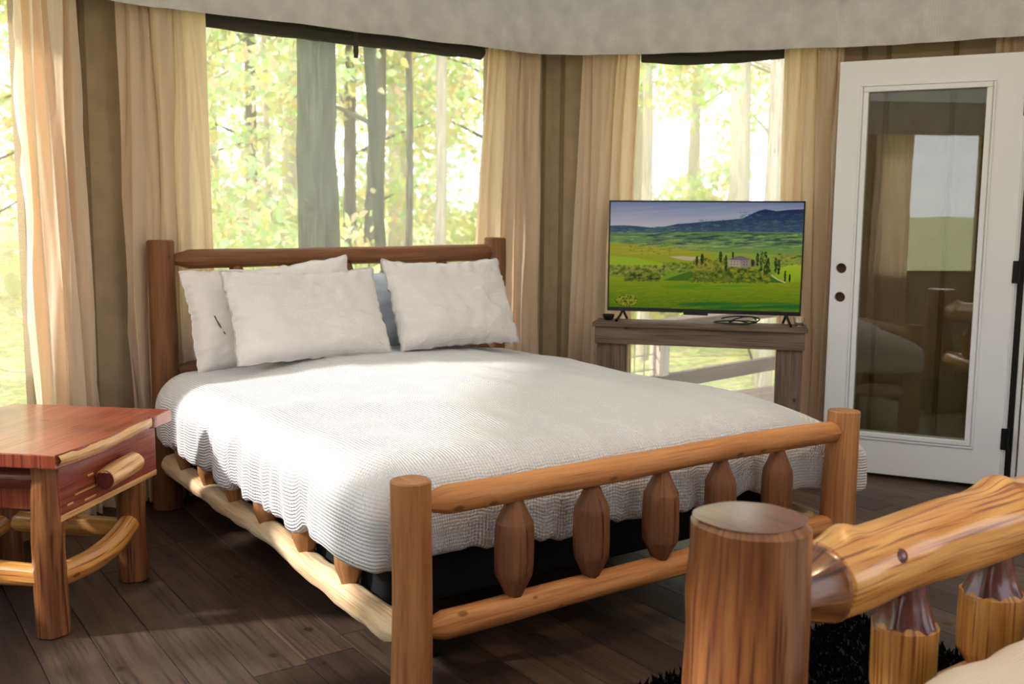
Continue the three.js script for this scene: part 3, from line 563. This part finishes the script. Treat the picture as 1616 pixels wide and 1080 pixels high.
// ------------------------------------------------------------------ television and its stand
{
  const dir = [Math.cos(0.8408), Math.sin(0.8408)], turn = -0.8408;
  const st = thing('console_table', 'weathered grey plank console table under the television', 'table', [2.021, 0, 0.328], turn);
  // local: x along the front, z towards the room (front face at z = 0)
  mesh('top', [box(1.035, 0.022, 0.22, 0.507, 0.704, -0.095, 0.004)], M.grey, st);
  mesh('apron', [box(1.01, 0.085, 0.024, 0.507, 0.6495, -0.014, 0.003)], M.grey, st);
  mesh('apron', [box(0.024, 0.085, 0.165, 0.014, 0.6495, -0.109, 0.003, 2)], M.grey, st);
  mesh('apron', [box(0.024, 0.085, 0.165, 1.0, 0.6495, -0.109, 0.003, 2)], M.grey, st);
  for (const [k, x, w] of [[0, 0.078, 0.135], [1, 0.945, 0.12]]) for (const z of [-0.055, -0.165]) mesh('leg', box(w, 0.606, 0.06, x, 0.303, z, 0.005, 1, k * 0.4 + z), M.grey, st);
  // television
  const tv = thing('television', 'flat black television showing a green hill landscape, on the console table', 'television', [2.021, 0.715, 0.328], turn);
  const zc = -0.115, x0 = 0.045, x1 = 0.993, yb = 0.048, yt = 0.603;
  const cx = (x0 + x1) / 2, cy = (yb + yt) / 2, w = x1 - x0, h = yt - yb;
  mesh('housing', [box(w, h, 0.022, cx, cy, zc - 0.012, 0.005), box(w * 0.8, h * 0.6, 0.035, cx, cy - 0.08, zc - 0.038, 0.012)], M.black, tv);
  const bz = 0.008; mesh('bezel', [box(w, bz, 0.006, cx, yt - bz / 2, zc + 0.002, 0.002), box(w, 0.02, 0.006, cx, yb + 0.01, zc + 0.002, 0.002), box(bz, h, 0.006, x0 + bz / 2, cy, zc + 0.002, 0.002), box(bz, h, 0.006, x1 - bz / 2, cy, zc + 0.002, 0.002)], std({ color: 0x17181b, roughness: 0.35, metalness: 0.4 }), tv);
  mesh('receiver_bump', box(0.12, 0.014, 0.012, cx - 0.03, yb - 0.004, zc - 0.003, 0.004), M.black, tv);
  const sw = w - 2 * bz, shh = h - 0.028; const pg = new THREE.PlaneGeometry(sw, shh); pg.translate(cx, yb + 0.02 + shh / 2, zc + 0.001);
  mesh('screen', pg, phy({ color: 0x050505, emissive: 0xffffff, emissiveMap: tvPicture(), emissiveIntensity: 0.8, roughness: 0.35, specularIntensity: 0.12 }), tv);
  const foot = (x, s) => [tube([[x, 0.056, zc - 0.012], [x - 0.008 * s, 0.03, zc + 0.03], [x - 0.02 * s, 0.006, zc + 0.085]], 0.007, 16, 8), tube([[x, 0.056, zc - 0.012], [x + 0.006 * s, 0.03, zc - 0.04], [x + 0.012 * s, 0.006, zc - 0.08]], 0.007, 16, 8)];
  mesh('foot', foot(0.125, 1), M.black, tv); mesh('foot', foot(0.925, -1), M.black, tv);
  // things on the table
  const at = (x, z) => [2.021 + dir[0] * x - dir[1] * z * 1 * 1, 0.715, 0.328 + dir[1] * x + dir[0] * z];
  const bowl = thing('bowl', 'small black bowl at the left end of the console table', 'bowl', at(0.055, -0.10));
  const bp = [[0, 0.002], [0.018, 0.002], [0.026, 0.012], [0.031, 0.028], [0.030, 0.031], [0.0285, 0.028], [0.022, 0.012], [0, 0.008]].map(p => new THREE.Vector2(...p)); mesh('bowl_body', new THREE.LatheGeometry(bp, 32), Object.assign(M.black.clone(), { side: THREE.DoubleSide }), bowl);
  const gl = thing('drinking_glass', 'small clear glass at the right end of the console table', 'glass', at(0.985, -0.09));
  const gp = [[0, 0.001], [0.02, 0.001], [0.024, 0.02], [0.027, 0.045], [0.0255, 0.045], [0.0222, 0.02], [0.018, 0.006], [0, 0.006]].map(p => new THREE.Vector2(...p)); mesh('tumbler', new THREE.LatheGeometry(gp, 32), phy({ color: 0xffffff, roughness: 0.03, transmission: 1, thickness: 0.02, ior: 1.5, side: THREE.DoubleSide }), gl);
  const cb = thing('power_cable', 'coiled black power cable lying under the television', 'cable', [2.021, 0.715, 0.328], turn);
  const loops = []; const r = rng(9);
  for (let k = 0; k <= 150; k++) { const t = k / 150, a = t * 2 * Math.PI * 3.5; loops.push([0.70 + 0.03 * Math.sin(a * 0.37 + 1) + (0.075 - 0.02 * Math.cos(a * 0.4)) * Math.cos(a), 0.0045 + 0.017 * (1 + Math.sin(a + 0.5 * Math.sin(a * 0.45))) * (0.55 + 0.45 * Math.cos(a * 0.29)), -0.10 - 0.03 * Math.sin(a) + 0.012 * Math.sin(a * 0.6)]); }
  mesh('cord', tube(loops, 0.0036, 500, 7), M.black, cb);
}
function tvPicture() {
  const W = 1024, H = 600, cv = document.createElement('canvas'); cv.width = W; cv.height = H; const c = cv.getContext('2d'), r = rng(21);
  const X = x => (x - 100) / 1400 * W, Y = y => (y - 90) / 780 * H;
  const poly = (pts, fill) => { c.fillStyle = fill; c.beginPath(); pts.forEach(([x, y], k) => (k ? c.lineTo(X(x), Y(y)) : c.moveTo(X(x), Y(y)))); c.closePath(); c.fill(); };
  const vg = (y0, y1, a, b) => { const g = c.createLinearGradient(0, Y(y0), 0, Y(y1)); g.addColorStop(0, a); g.addColorStop(1, b); return g; };
  c.fillStyle = vg(90, 290, '#6f7d9c', '#bfb6ba'); c.fillRect(0, 0, W, H);
  for (let k = 0; k < 60; k++) { c.fillStyle = `rgba(200,190,195,${0.03 + 0.05 * r()})`; c.beginPath(); c.ellipse(r() * W, Y(100 + r() * 120), 60 + r() * 120, 3 + r() * 6, -0.08, 0, 7); c.fill(); }
  const ridge = [[90, 265], [200, 262], [300, 266], [420, 278], [520, 266], [600, 248], [700, 240], [800, 230], [900, 222], [1070, 205], [1120, 180], [1180, 150], [1230, 137], [1280, 145], [1310, 150], [1400, 140], [1520, 135]];
  poly([...ridge, [1520, 420], [90, 420]], vg(140, 330, '#1c2b50', '#41596a'));
  const blobs = (n, x0, x1, y0, y1, cols, w0, w1, h0, h1, al = 0.6) => { for (let k = 0; k < n; k++) { c.globalAlpha = al * (0.4 + 0.6 * r()); c.fillStyle = cols[Math.floor(r() * cols.length)]; c.beginPath(); c.ellipse(X(lerp(x0, x1, r())), Y(lerp(y0, y1, r())), lerp(w0, w1, r()), lerp(h0, h1, r()), -0.06, 0, 7); c.fill(); } c.globalAlpha = 1; };
  blobs(260, 700, 1520, 215, 310, ['#5d7468', '#2b4058', '#6f8463', '#33506a', '#1f3550'], 4, 22, 1.5, 4, 0.5);
  blobs(200, 1050, 1520, 160, 300, ['#22375c', '#2f4b6b', '#41586a', '#55705f'], 4, 18, 2, 5, 0.5);
  blobs(160, 90, 700, 270, 315, ['#3b5668', '#5d7a5c', '#71845a', '#2c4560'], 5, 24, 1.5, 3.5, 0.6);
  poly([[90, 322], [300, 318], [600, 308], [900, 300], [1200, 298], [1520, 300], [1520, 520], [90, 520]], vg(300, 460, '#56744e', '#748c42'));
  blobs(420, 90, 1520, 312, 420, ['#7c9a52', '#98a955', '#5c7d50', '#4a6c55', '#b39a6c', '#88a860', '#3d5c50'], 8, 60, 1.5, 5, 0.55);
  blobs(110, 400, 1520, 310, 400, ['#1f3844', '#28433f'], 12, 50, 1.5, 4, 0.75);
  blobs(30, 400, 950, 392, 440, ['#d9c8c0', '#c9b59f'], 2, 9, 1, 2, 0.8);
  poly([[90, 420], [600, 440], [1520, 470], [1520, 680], [90, 680]], vg(430, 660, '#8c9a3c', '#6f8a24'));
  // left ochre fields
  poly([[90, 392], [300, 404], [560, 428], [840, 455], [900, 520], [700, 560], [90, 600]], vg(395, 560, '#9c9430', '#86941e'));
  poly([[90, 490], [300, 500], [520, 540], [520, 570], [90, 580]], '#8ea626');
  blobs(60, 100, 800, 400, 470, ['#c0a850', '#8f9a2e', '#b5a63e', '#7d8f2a'], 20, 80, 1.5, 4, 0.5);
  poly([[540, 488], [640, 482], [760, 488], [860, 505], [840, 520], [660, 512]], '#b9a583');
  blobs(80, 250, 560, 396, 470, ['#4b5a24', '#3d4d22'], 2, 10, 1, 2, 0.7);
  poly([[1330, 560], [1420, 535], [1520, 520], [1520, 670], [1300, 660]], vg(520, 660, '#a2b22e', '#7f9c22'));
  blobs(70, 1300, 1510, 455, 530, ['#6a6a26', '#8a7a3a', '#3f4f24', '#9a8a48'], 4, 12, 3, 7, 0.8);
  // base green
  poly([[90, 640], [400, 660], [700, 650], [1100, 640], [1520, 655], [1520, 900], [90, 900]], vg(640, 880, '#86901a', '#46660e'));
  // tree belts
  blobs(420, 90, 520, 560, 630, ['#6f7a2a', '#4d5c22', '#8a8c36', '#39481e', '#a19a44'], 5, 13, 4, 9, 0.85);
  blobs(240, 500, 760, 535, 600, ['#5f7326', '#7e8a30', '#3d5220', '#93953c'], 4, 12, 4, 9, 0.85);
  blobs(130, 220, 480, 620, 670, ['#33441a', '#55631f', '#7d7a26', '#26361a'], 6, 14, 5, 10, 0.85);
  poly([[500, 665], [620, 620], [760, 575], [1000, 560], [1200, 570], [1290, 620], [1400, 662]], vg(560, 665, '#4f6a1e', '#39641a'));
  blobs(560, 720, 1280, 560, 665, ['#5d6d20', '#7d8226', '#3b4d1a', '#95902e', '#2d3f18', '#6b6a20'], 5, 13, 4, 10, 0.9);
  blobs(160, 730, 960, 500, 580, ['#8d8730', '#a3943a', '#66701f', '#4b5a1c'], 6, 14, 6, 12, 0.85);
  // house
  poly([[978, 500], [1080, 502], [1136, 500], [1136, 556], [985, 552]], '#8a7b70'); poly([[978, 500], [1060, 505], [1075, 555], [985, 552]], '#a3927f'); poly([[970, 503], [1050, 474], [1085, 476], [1146, 500], [1080, 506]], '#6b625e');
  for (const x of [1000, 1022, 1044, 1092, 1112]) { c.fillStyle = '#3a302c'; c.fillRect(X(x), Y(512), 4, 6); c.fillRect(X(x), Y(532), 4, 6); }
  poly([[1140, 505], [1180, 512], [1180, 548], [1140, 550]], '#7c6c60');
  const cyp = (x, y0, y1, w) => { for (let k = 0; k < 60; k++) { const t = r(); c.globalAlpha = 0.9; c.fillStyle = ['#20301a', '#2f4018', '#3c4a1c', '#17261a'][Math.floor(r() * 4)]; const ww = w * (0.25 + 0.75 * Math.sin(Math.min(1, t * 1.15 + 0.1) * 2.6)); c.beginPath(); c.ellipse(X(x) + (r() - 0.5) * ww, Y(lerp(y0, y1, t)), 2.2, 5, 0, 0, 7); c.fill(); } c.globalAlpha = 1; };
  for (const [x, a, b, w] of [[752, 485, 545, 12], [790, 466, 540, 16], [924, 448, 518, 16], [965, 474, 585, 16], [1012, 450, 490, 8], [1190, 455, 545, 16], [1218, 432, 580, 18], [1245, 438, 590, 18], [1265, 490, 598, 16], [1320, 482, 590, 15], [1342, 500, 600, 14], [1390, 580, 648, 8], [1422, 602, 650, 7], [1156, 500, 545, 18]]) cyp(x, a, b, w);
  c.strokeStyle = '#c9b79a'; c.lineWidth = 5; c.beginPath(); c.moveTo(X(1295), Y(605)); c.quadraticCurveTo(X(1320), Y(640), X(1395), Y(660)); c.stroke();
  // meadow strokes
  for (let k = 0; k < 2600; k++) { const x = r() * W, y = Y(662 + 215 * r()); c.globalAlpha = 0.22; c.strokeStyle = ['#949c20', '#627a14', '#7c8a18', '#4e6a10', '#9ca22c'][Math.floor(r() * 5)]; c.lineWidth = 1 + r() * 2; c.beginPath(); c.moveTo(x, y); c.lineTo(x + 14 + r() * 46, y - 2 - r() * 4); c.stroke(); } c.globalAlpha = 1;
  blobs(40, 750, 1520, 812, 860, ['#1c5c26', '#17502a', '#24662a'], 50, 130, 3, 8, 0.45); blobs(24, 550, 1100, 690, 720, ['#3f7f14'], 40, 110, 2, 4, 0.5);
  blobs(130, 650, 1270, 650, 672, ['#3c5a16', '#6c7a1e'], 3, 8, 2, 4, 0.7);
  c.fillStyle = '#3f4d14'; c.beginPath(); c.ellipse(X(232), Y(822), 62, 34, 0, 0, 7); c.fill();
  for (let k = 0; k < 240; k++) { const a = r() * 6.28, q = Math.sqrt(r()); c.fillStyle = ['#828c20', '#a39a2e', '#5d6c18', '#3b4a14', '#969228'][Math.floor(r() * 5)]; c.beginPath(); c.ellipse(X(232) + Math.cos(a) * q * 60, Y(818) + Math.sin(a) * q * 32, 4, 3, a, 0, 7); c.fill(); }
  const t = new THREE.CanvasTexture(cv); t.colorSpace = THREE.SRGBColorSpace; t.magFilter = THREE.LinearFilter; return t;
}

// ------------------------------------------------------------------ the white door, swung open against the wall
{
  const a = Math.atan2(0.8675, 0.4975), px = 2.931, pz = 1.228; // local x along the leaf
  const g = structGroup('door_1', [px, 0, pz], -a);
  const s0 = -0.158, s1 = 0.627, y0 = 0.022, y1 = 1.962, gx0 = -0.03, gx1 = 0.478, gy0 = 0.215, gy1 = 1.825;
  const sh = new THREE.Shape(); sh.moveTo(s0, y0); sh.lineTo(s1, y0); sh.lineTo(s1, y1); sh.lineTo(s0, y1); sh.closePath();
  const hole = new THREE.Path(); hole.moveTo(gx0, gy0); hole.lineTo(gx1, gy0); hole.lineTo(gx1, gy1); hole.lineTo(gx0, gy1); hole.closePath(); sh.holes.push(hole);
  for (const y of [1.0, 0.862]) { const p = new THREE.Path(); p.absellipse(-0.112, y, 0.026, 0.026, 0, Math.PI * 2); sh.holes.push(p); }
  const e = new THREE.ExtrudeGeometry(sh, { depth: 0.038, bevelEnabled: true, bevelSize: 0.002, bevelThickness: 0.002, bevelSegments: 1, curveSegments: 24 }); e.translate(0, 0, -0.04);
  const leaf = mesh('leaf', uvBox(e, 1), M.white, g);
  for (const y of [1.0, 0.862]) { const p = new THREE.CylinderGeometry(0.0255, 0.0255, 0.03, 24, 1, true); p.rotateX(Math.PI / 2); p.translate(-0.112, y, -0.022); mesh('bore_hole', [p, new THREE.CircleGeometry(0.0255, 24).translate(-0.112, y, -0.034)], Object.assign(std({ color: 0x4a3526, roughness: 0.8 }), { side: THREE.DoubleSide }), leaf); }
  const ring = (x0, x1, yA, yB, t, d, z) => [box(x1 - x0 + 2 * t, t, d, (x0 + x1) / 2, yB + t / 2, z, 0.004), box(x1 - x0 + 2 * t, t, d, (x0 + x1) / 2, yA - t / 2, z, 0.004), box(t, yB - yA, d, x0 - t / 2, (yA + yB) / 2, z, 0.004), box(t, yB - yA, d, x1 + t / 2, (yA + yB) / 2, z, 0.004)];
  mesh('glazing_frame', [...ring(gx0 + 0.006, gx1 - 0.006, gy0 + 0.006, gy1 - 0.006, 0.024, 0.016, 0.004), ...ring(gx0 - 0.02, gx1 + 0.02, gy0 - 0.02, gy1 + 0.02, 0.012, 0.009, 0.003), ...ring(gx0 + 0.006, gx1 - 0.006, gy0 + 0.006, gy1 - 0.006, 0.03, 0.01, -0.043)], M.white, g);
  const pane = new THREE.PlaneGeometry(gx1 - gx0, gy1 - gy0); pane.translate((gx0 + gx1) / 2, (gy0 + gy1) / 2, -0.012); pane.rotateY(0); mesh('glass_pane', pane, M.glass, g);
  const pane2 = pane.clone(); pane2.translate(0, 0, -0.014); mesh('glass_pane', pane2, M.glass, g);
  mesh('edge_strip', [box(0.006, y1 - y0, 0.016, s1 + 0.005, (y0 + y1) / 2, -0.006, 0.002), box(0.012, y1 - y0, 0.008, s1 + 0.012, (y0 + y1) / 2, -0.03, 0.002)], M.white, g);
  for (const y of [1.005, 0.245, 1.74]) mesh('hinge', [box(0.034, 0.1, 0.006, s1 + 0.012, y, 0.004, 0.003), new THREE.CylinderGeometry(0.006, 0.006, 0.104, 12).translate(s1 + 0.022, y, 0.006)], M.hinge, g);
  // jamb and the sided wall beyond the hinge
  const w = structGroup('wall_door', [px, 0, pz], -a);
  mesh('jamb', [box(0.02, 2.02, 0.03, s1 + 0.055, 1.01, -0.05, 0.003), box(0.05, 2.02, 0.02, s1 + 0.095, 1.01, -0.025, 0.003)], M.white, w);
  mesh('gap_shade_strip', box(0.06, 2.0, 0.01, s1 + 0.03, 1.0, -0.075), M.black, w);  // black strip stands in for the shade in the hinge gap
  for (let k = 0; k < 27; k++) { const q = box(0.62, 0.08, 0.012, s1 + 0.43, 0.04 + k * 0.075, -0.03, 0.002); mesh('siding_board', q, M.white, w); }
  mesh('core', box(0.64, 2.06, 0.05, s1 + 0.44, 1.03, -0.066), M.white, w);
}

// ------------------------------------------------------------------ unseen pendant lamp above the foreground bed, placed to warm the beds and floor
{
  const l = thing('unseen_pendant_lamp', 'unseen warm pendant lamp above the beds, placed to light the room', 'lamp', [1.0, 2.45, 3.1]);
  mesh('cord', new THREE.CylinderGeometry(0.006, 0.006, 0.9, 8).translate(0, 0.55, 0), M.black, l);
  mesh('shade', new THREE.LatheGeometry([[0.04, 0.12], [0.09, 0.1], [0.17, 0.02], [0.175, 0.0]].map(p => new THREE.Vector2(...p)), 40), Object.assign(M.black.clone(), { side: THREE.DoubleSide, color: new THREE.Color(0.5, 0.42, 0.3) }), l);
  mesh('bulb', new THREE.SphereGeometry(0.05, 24, 16), std({ color: 0xffffff, emissive: new THREE.Color(1, 0.75, 0.45), emissiveIntensity: 3 }), l);
  const p = new THREE.PointLight(new THREE.Color(1, 0.72, 0.42), LAMP_POWER, 0, 2); p.castShadow = true; p.shadow.radius = 2.5; p.position.set(0, -0.0, 0); l.add(p);
}

// ------------------------------------------------------------------ outside: ground, deck, trees
{
  const g = sheet(120, 120, (u, v) => { const x = lerp(-50, 60, u), z = lerp(-60, 40, v); const d = Math.hypot(x - 1, z - 3); return [x, -0.75 + smooth(8, 45, d) * 2.2 + 0.12 * fbm(x * 0.3, z * 0.3, 2, 3), z]; }, (u, v) => [u * 110, v * 100]);
  const tex = dataTex(256, 256, (u, v) => { const n = pn(u, v, 8, 8, 61, 5), m = pn(u, v, 30, 30, 62, 3); return mix3([206, 190, 140], [170, 178, 104], clamp(0.5 + n)).map(c => c * (1 + m * 0.35)); });
  tex.repeat.set(0.25, 0.25);
  const ix = g.index.array; for (let k = 0; k < ix.length; k += 3) { const q = ix[k]; ix[k] = ix[k + 1]; ix[k + 1] = q; } g.computeVertexNormals();
  const m = mesh('ground', g, std({ map: tex, roughness: 1 })); m.userData.kind = 'structure';
  const deck = structGroup('deck');
  for (let k = 0; k < 14; k++) mesh('deck_board', box(5.2, 0.03, 0.138, 4.2, -0.12, 0.75 - k * 0.143 - 0.05, 0.004, 0, k * 0.31), M.grey, deck);
  mesh('beam', box(5.2, 0.2, 0.05, 4.2, -0.24, -1.18), M.grey, deck); mesh('beam', [box(0.12, 0.6, 0.12, 2.3, -0.44, -1.1), box(0.12, 0.6, 0.12, 6.2, -0.44, -1.1)], M.grey, deck);
  const rl = thing('deck_railing', 'grey timber deck railing with a wire panel seen below the television', 'railing', [3.35, -0.105, -0.62], 0.17);
  for (const x of [-0.62, 0.0, 1.9]) mesh('post', box(x ? 0.09 : 0.10, 0.62, 0.09, x, 0.31, 0), x ? M.grey : wood(T.barkPale, 0.8), rl);
  mesh('rail', box(2.6, 0.1, 0.05, 0.65, 0.27, 0.02, 0.006), M.grey, rl); mesh('rail', box(2.6, 0.06, 0.12, 0.65, 0.65, 0, 0.006), M.grey, rl);
  const wires = []; for (let k = 0; k <= 5; k++) wires.push(new THREE.CylinderGeometry(0.004, 0.004, 0.6, 6).translate(-0.56 + k * 0.1, 0.33, 0)); for (let k = 0; k <= 5; k++) { const c = new THREE.CylinderGeometry(0.004, 0.004, 0.56, 6); c.rotateZ(Math.PI / 2); c.translate(-0.31, 0.06 + k * 0.1, 0); wires.push(c); }
  mesh('wire_panel', wires, std({ color: 0x9a9a96, roughness: 0.5, metalness: 0.6 }), rl);
}
// trees
const leafGeo = (() => { const g = new THREE.BufferGeometry(); const p = [0, 0, 0, 0.28, 0.35, 0.06, 0, 0.45, 0, -0.28, 0.35, 0.06, 0.2, 0.75, 0.0, -0.2, 0.75, 0.0, 0, 1, -0.1]; g.setAttribute('position', new THREE.Float32BufferAttribute(p, 3)); g.setIndex([0, 1, 2, 0, 2, 3, 1, 4, 2, 2, 5, 3, 2, 4, 6, 2, 6, 5]); g.computeVertexNormals(); return g; })();
const leafMat = phy({ color: new THREE.Color(0.66, 0.68, 0.38), roughness: 0.7, transmission: 0.5, thickness: 0, side: THREE.DoubleSide });
function foliage(parent, n, spots, size, seed, mat = leafMat) {
  const im = new THREE.InstancedMesh(leafGeo, mat, n), r = rng(seed), m = new THREE.Matrix4(), q = new THREE.Quaternion(), e = new THREE.Euler(), c = new THREE.Color();
  const gs = () => (r() + r() + r() - 1.5) * 1.15;
  for (let k = 0; k < n; k++) {
    const [x, y, z, sx, sy] = spots[Math.floor(r() * spots.length)];
    e.set(r() * 6.28, r() * 6.28, r() * 6.28); q.setFromEuler(e); const s = size * (0.6 + 0.8 * r());
    m.compose(V(x + gs() * sx, y + gs() * sy, z + gs() * sx), q, V(s, s, s)); im.setMatrixAt(k, m);
    const t = r(); c.setRGB(lerp(0.75, 1.35, t), lerp(0.85, 1.25, r()), lerp(0.6, 1.2, r())); im.setColorAt(k, c);
  }
  im.name = 'foliage'; im.userData.kind = 'stuff'; im.castShadow = im.receiveShadow = true; parent.add(im); return im;
}
function treeProto(o, { r0, h, lean = 0, mat, seed, leaves, size, low, branches = 5 }) {
  const rr = rng(seed); const bend = () => (rr() - 0.5) * 0.02 * h;
  const pts = [[0, -0.3, 0], [lean * 0.3 + bend(), h * 0.3, bend()], [lean * 0.65 + bend(), h * 0.65, bend()], [lean, h, bend()]];
  mesh('trunk', logGeo({ pts, r: [r0 * 1.25, r0, r0 * 0.85, r0 * 0.6], seed, bump: 0.10, N: 40, seg: 18, lump: 1.5 }), mat, o);
  const spots = [];
  for (let k = 0; k < branches; k++) {
    const t = lerp(low, 0.95, (k + rr()) / branches), a = rr() * 6.28, l = (0.10 + 0.12 * rr()) * h, y = t * h, x0 = lean * t;
    const tip = [x0 + Math.cos(a) * l, y + l * (0.2 + 0.4 * rr()), Math.sin(a) * l];
    mesh('branch', logGeo({ pts: [[x0, y, 0], [(x0 + tip[0]) / 2, (y + tip[1]) / 2 + 0.05 * l, tip[2] / 2], tip], r: [r0 * 0.32, r0 * 0.2, r0 * 0.08], seed: seed + k, bump: 0.1, N: 8, seg: 8 }), mat, o);
    for (let q = 0; q < 4; q++) spots.push([lerp(x0, tip[0], 0.5 + 0.5 * rr()) + (rr() - 0.5) * 0.6, lerp(y, tip[1], rr()) + (rr() - 0.5) * 0.6, tip[2] * (0.5 + 0.6 * rr()), 0.45 + 0.35 * rr(), 0.22 + 0.2 * rr()]);
  }
  if (leaves) foliage(o, leaves, spots, size, seed + 50);
}
function groundY(x, z) { return -0.75 + smooth(8, 45, Math.hypot(x - 1, z - 3)) * 2.2 + 0.12 * fbm(x * 0.3, z * 0.3, 2, 3); }
{
  const hero = thing('forest_tree', 'thick dark grey-green trunk standing close outside the bed window', 'tree', [2.28, groundY(2.28, -3.58), -3.58]);
  treeProto(hero, { r0: 0.155, h: 11, mat: M.bark2, seed: 201, leaves: 2200, size: 0.1, low: 0.62 });
  const t2 = thing('forest_tree', 'slender leaning brown trunk right of the thick dark trunk', 'tree', [3.98, groundY(3.98, -5.6), -5.6]);
  treeProto(t2, { r0: 0.056, h: 9, lean: -0.5, mat: M.bark2, seed: 202, leaves: 1200, size: 0.1, low: 0.55 });
  const t3 = thing('forest_tree', 'thin straight brown trunk just beside the slender leaning one', 'tree', [4.82, groundY(4.82, -6.8), -6.8]);
  treeProto(t3, { r0: 0.042, h: 9, lean: 0.15, mat: M.bark, seed: 203, leaves: 900, size: 0.1, low: 0.55 });
  const t4 = thing('forest_tree', 'pale sunlit trunk near the right curtain of the bed window', 'tree', [6.42, groundY(6.42, -8.75), -8.75]);
  treeProto(t4, { r0: 0.08, h: 10, lean: 0.2, mat: M.barkPale, seed: 204, leaves: 1500, size: 0.11, low: 0.4 });
  const t5 = thing('forest_tree', 'pale trunk at the right side of the window behind the television', 'tree', [7.87, groundY(7.87, -3.72), -3.72]);
  treeProto(t5, { r0: 0.09, h: 10, lean: 0.1, mat: M.barkPale, seed: 205, leaves: 1800, size: 0.11, low: 0.3 });
  const t6 = thing('forest_tree', 'pale trunk at the left side of the window behind the television', 'tree', [8.22, groundY(8.22, -6.2), -6.2]);
  treeProto(t6, { r0: 0.07, h: 10, lean: -0.3, mat: M.barkPale, seed: 206, leaves: 1800, size: 0.11, low: 0.3 });
  const s1 = thing('sapling', 'leafy young maple filling the left half of the bed window', 'tree', [0.95, groundY(0.95, -4.6), -4.6]);
  treeProto(s1, { r0: 0.03, h: 4.2, lean: 0.2, mat: M.bark, seed: 207, leaves: 2600, size: 0.11, low: 0.2, branches: 12 });
  // the wood beyond
  const protos = [];
  const glabel = 'slender leafy tree in the bright wood beyond the windows', gg = 'slender trees in the wood';
  for (let k = 0; k < 5; k++) { const o = thing('forest_tree', glabel, 'tree', [0, 0, 0], 0, gg); treeProto(o, { r0: 0.06 + 0.025 * k, h: 9 + k, lean: (k - 2) * 0.25, mat: k % 2 ? M.bark : M.barkPale, seed: 220 + k, leaves: 3000, size: 0.15, low: 0.05 + 0.06 * k, branches: 12 }); protos.push(o); }
  const r = rng(303); let used = 0; const placed = [[2.28, -3.58], [3.98, -5.6], [4.82, -6.8], [6.42, -8.75], [7.87, -3.72], [8.22, -6.2], [0.95, -4.6]];
  for (let tries = 0; tries < 4000 && used < 98; tries++) {
    const ang = lerp(-2.2, 0.25, r()), d = 9 + 26 * Math.pow(r(), 0.8), x = 1 + Math.cos(ang) * d, z = 3 + Math.sin(ang) * d;
    if (placed.some(p => Math.hypot(p[0] - x, p[1] - z) < 1.5)) continue;
    placed.push([x, z]); const p = protos[used % 5], o = used < 5 ? p : p.clone();
    if (used >= 5) { o.name = numbered('forest_tree'); scene.add(o); }
    o.position.set(x, groundY(x, z), z); o.rotation.y = r() * 6.28; const s = 0.8 + 0.5 * r(); o.scale.set(s, s, s); used++;
  }
  const sh = []; const sl = 'leafy shrub in the undergrowth of the bright wood', sg = 'undergrowth shrubs';
  for (let k = 0; k < 3; k++) { const o = thing('forest_shrub', sl, 'shrub', [0, 0, 0], 0, sg); const rr = rng(400 + k), spots = []; for (let q = 0; q < 9; q++) { const a = rr() * 6.28, l = rr() * 1.1; spots.push([Math.cos(a) * l, 0.4 + rr() * 1.1, Math.sin(a) * l, 0.4, 0.3]); } mesh('stem', [0, 1, 2, 3].map(q => logGeo({ pts: [[0.05 * q, -0.15, 0], [Math.cos(q * 1.6) * 0.3, 0.6, Math.sin(q * 1.6) * 0.3], [Math.cos(q * 1.6) * 0.6, 1.3, Math.sin(q * 1.6) * 0.6]], r: [0.02, 0.014, 0.006], seed: q + k, N: 6, seg: 7 })), M.bark, o); foliage(o, 1500, spots, 0.13, 410 + k); sh.push(o); }
  let us = 0; const near = [[-2.1, -1.25], [-2.75, -0.6], [-3.5, 0.2], [-3.8, 1.3]];  // near shrubs are out of view, placed to block the low sun
  for (const [x, z] of near) { const o = us < 3 ? sh[us] : sh[us % 3].clone(); if (us >= 3) { o.name = numbered('forest_shrub'); scene.add(o); } o.userData = { ...o.userData, label: 'unseen leafy shrub close outside the left window, placed to block low sun', group: 'unseen shrubs outside the left window' }; o.position.set(x, groundY(x, z), z); o.rotation.y = us * 2; o.scale.setScalar(1.3); us++; } for (let tries = 0; tries < 2000 && us < 70; tries++) {
    const ang = lerp(-2.2, 0.2, r()), d = 8.5 + 20 * r(), x = 1 + Math.cos(ang) * d, z = 3 + Math.sin(ang) * d; if (placed.some(p => Math.hypot(p[0] - x, p[1] - z) < 0.9)) continue; placed.push([x, z]);
    const o = sh[us % 3].clone(); o.name = numbered('forest_shrub'); scene.add(o); o.userData = { ...o.userData, label: sl, group: sg }; o.position.set(x, groundY(x, z), z); o.rotation.y = r() * 6.28; const s = 0.8 + 0.6 * r(); o.scale.set(s, s, s); us++;
  }
}
scene.traverse(o => { if (o.isMesh) { o.castShadow = true; o.receiveShadow = true; } });
renderer.render(scene, camera);
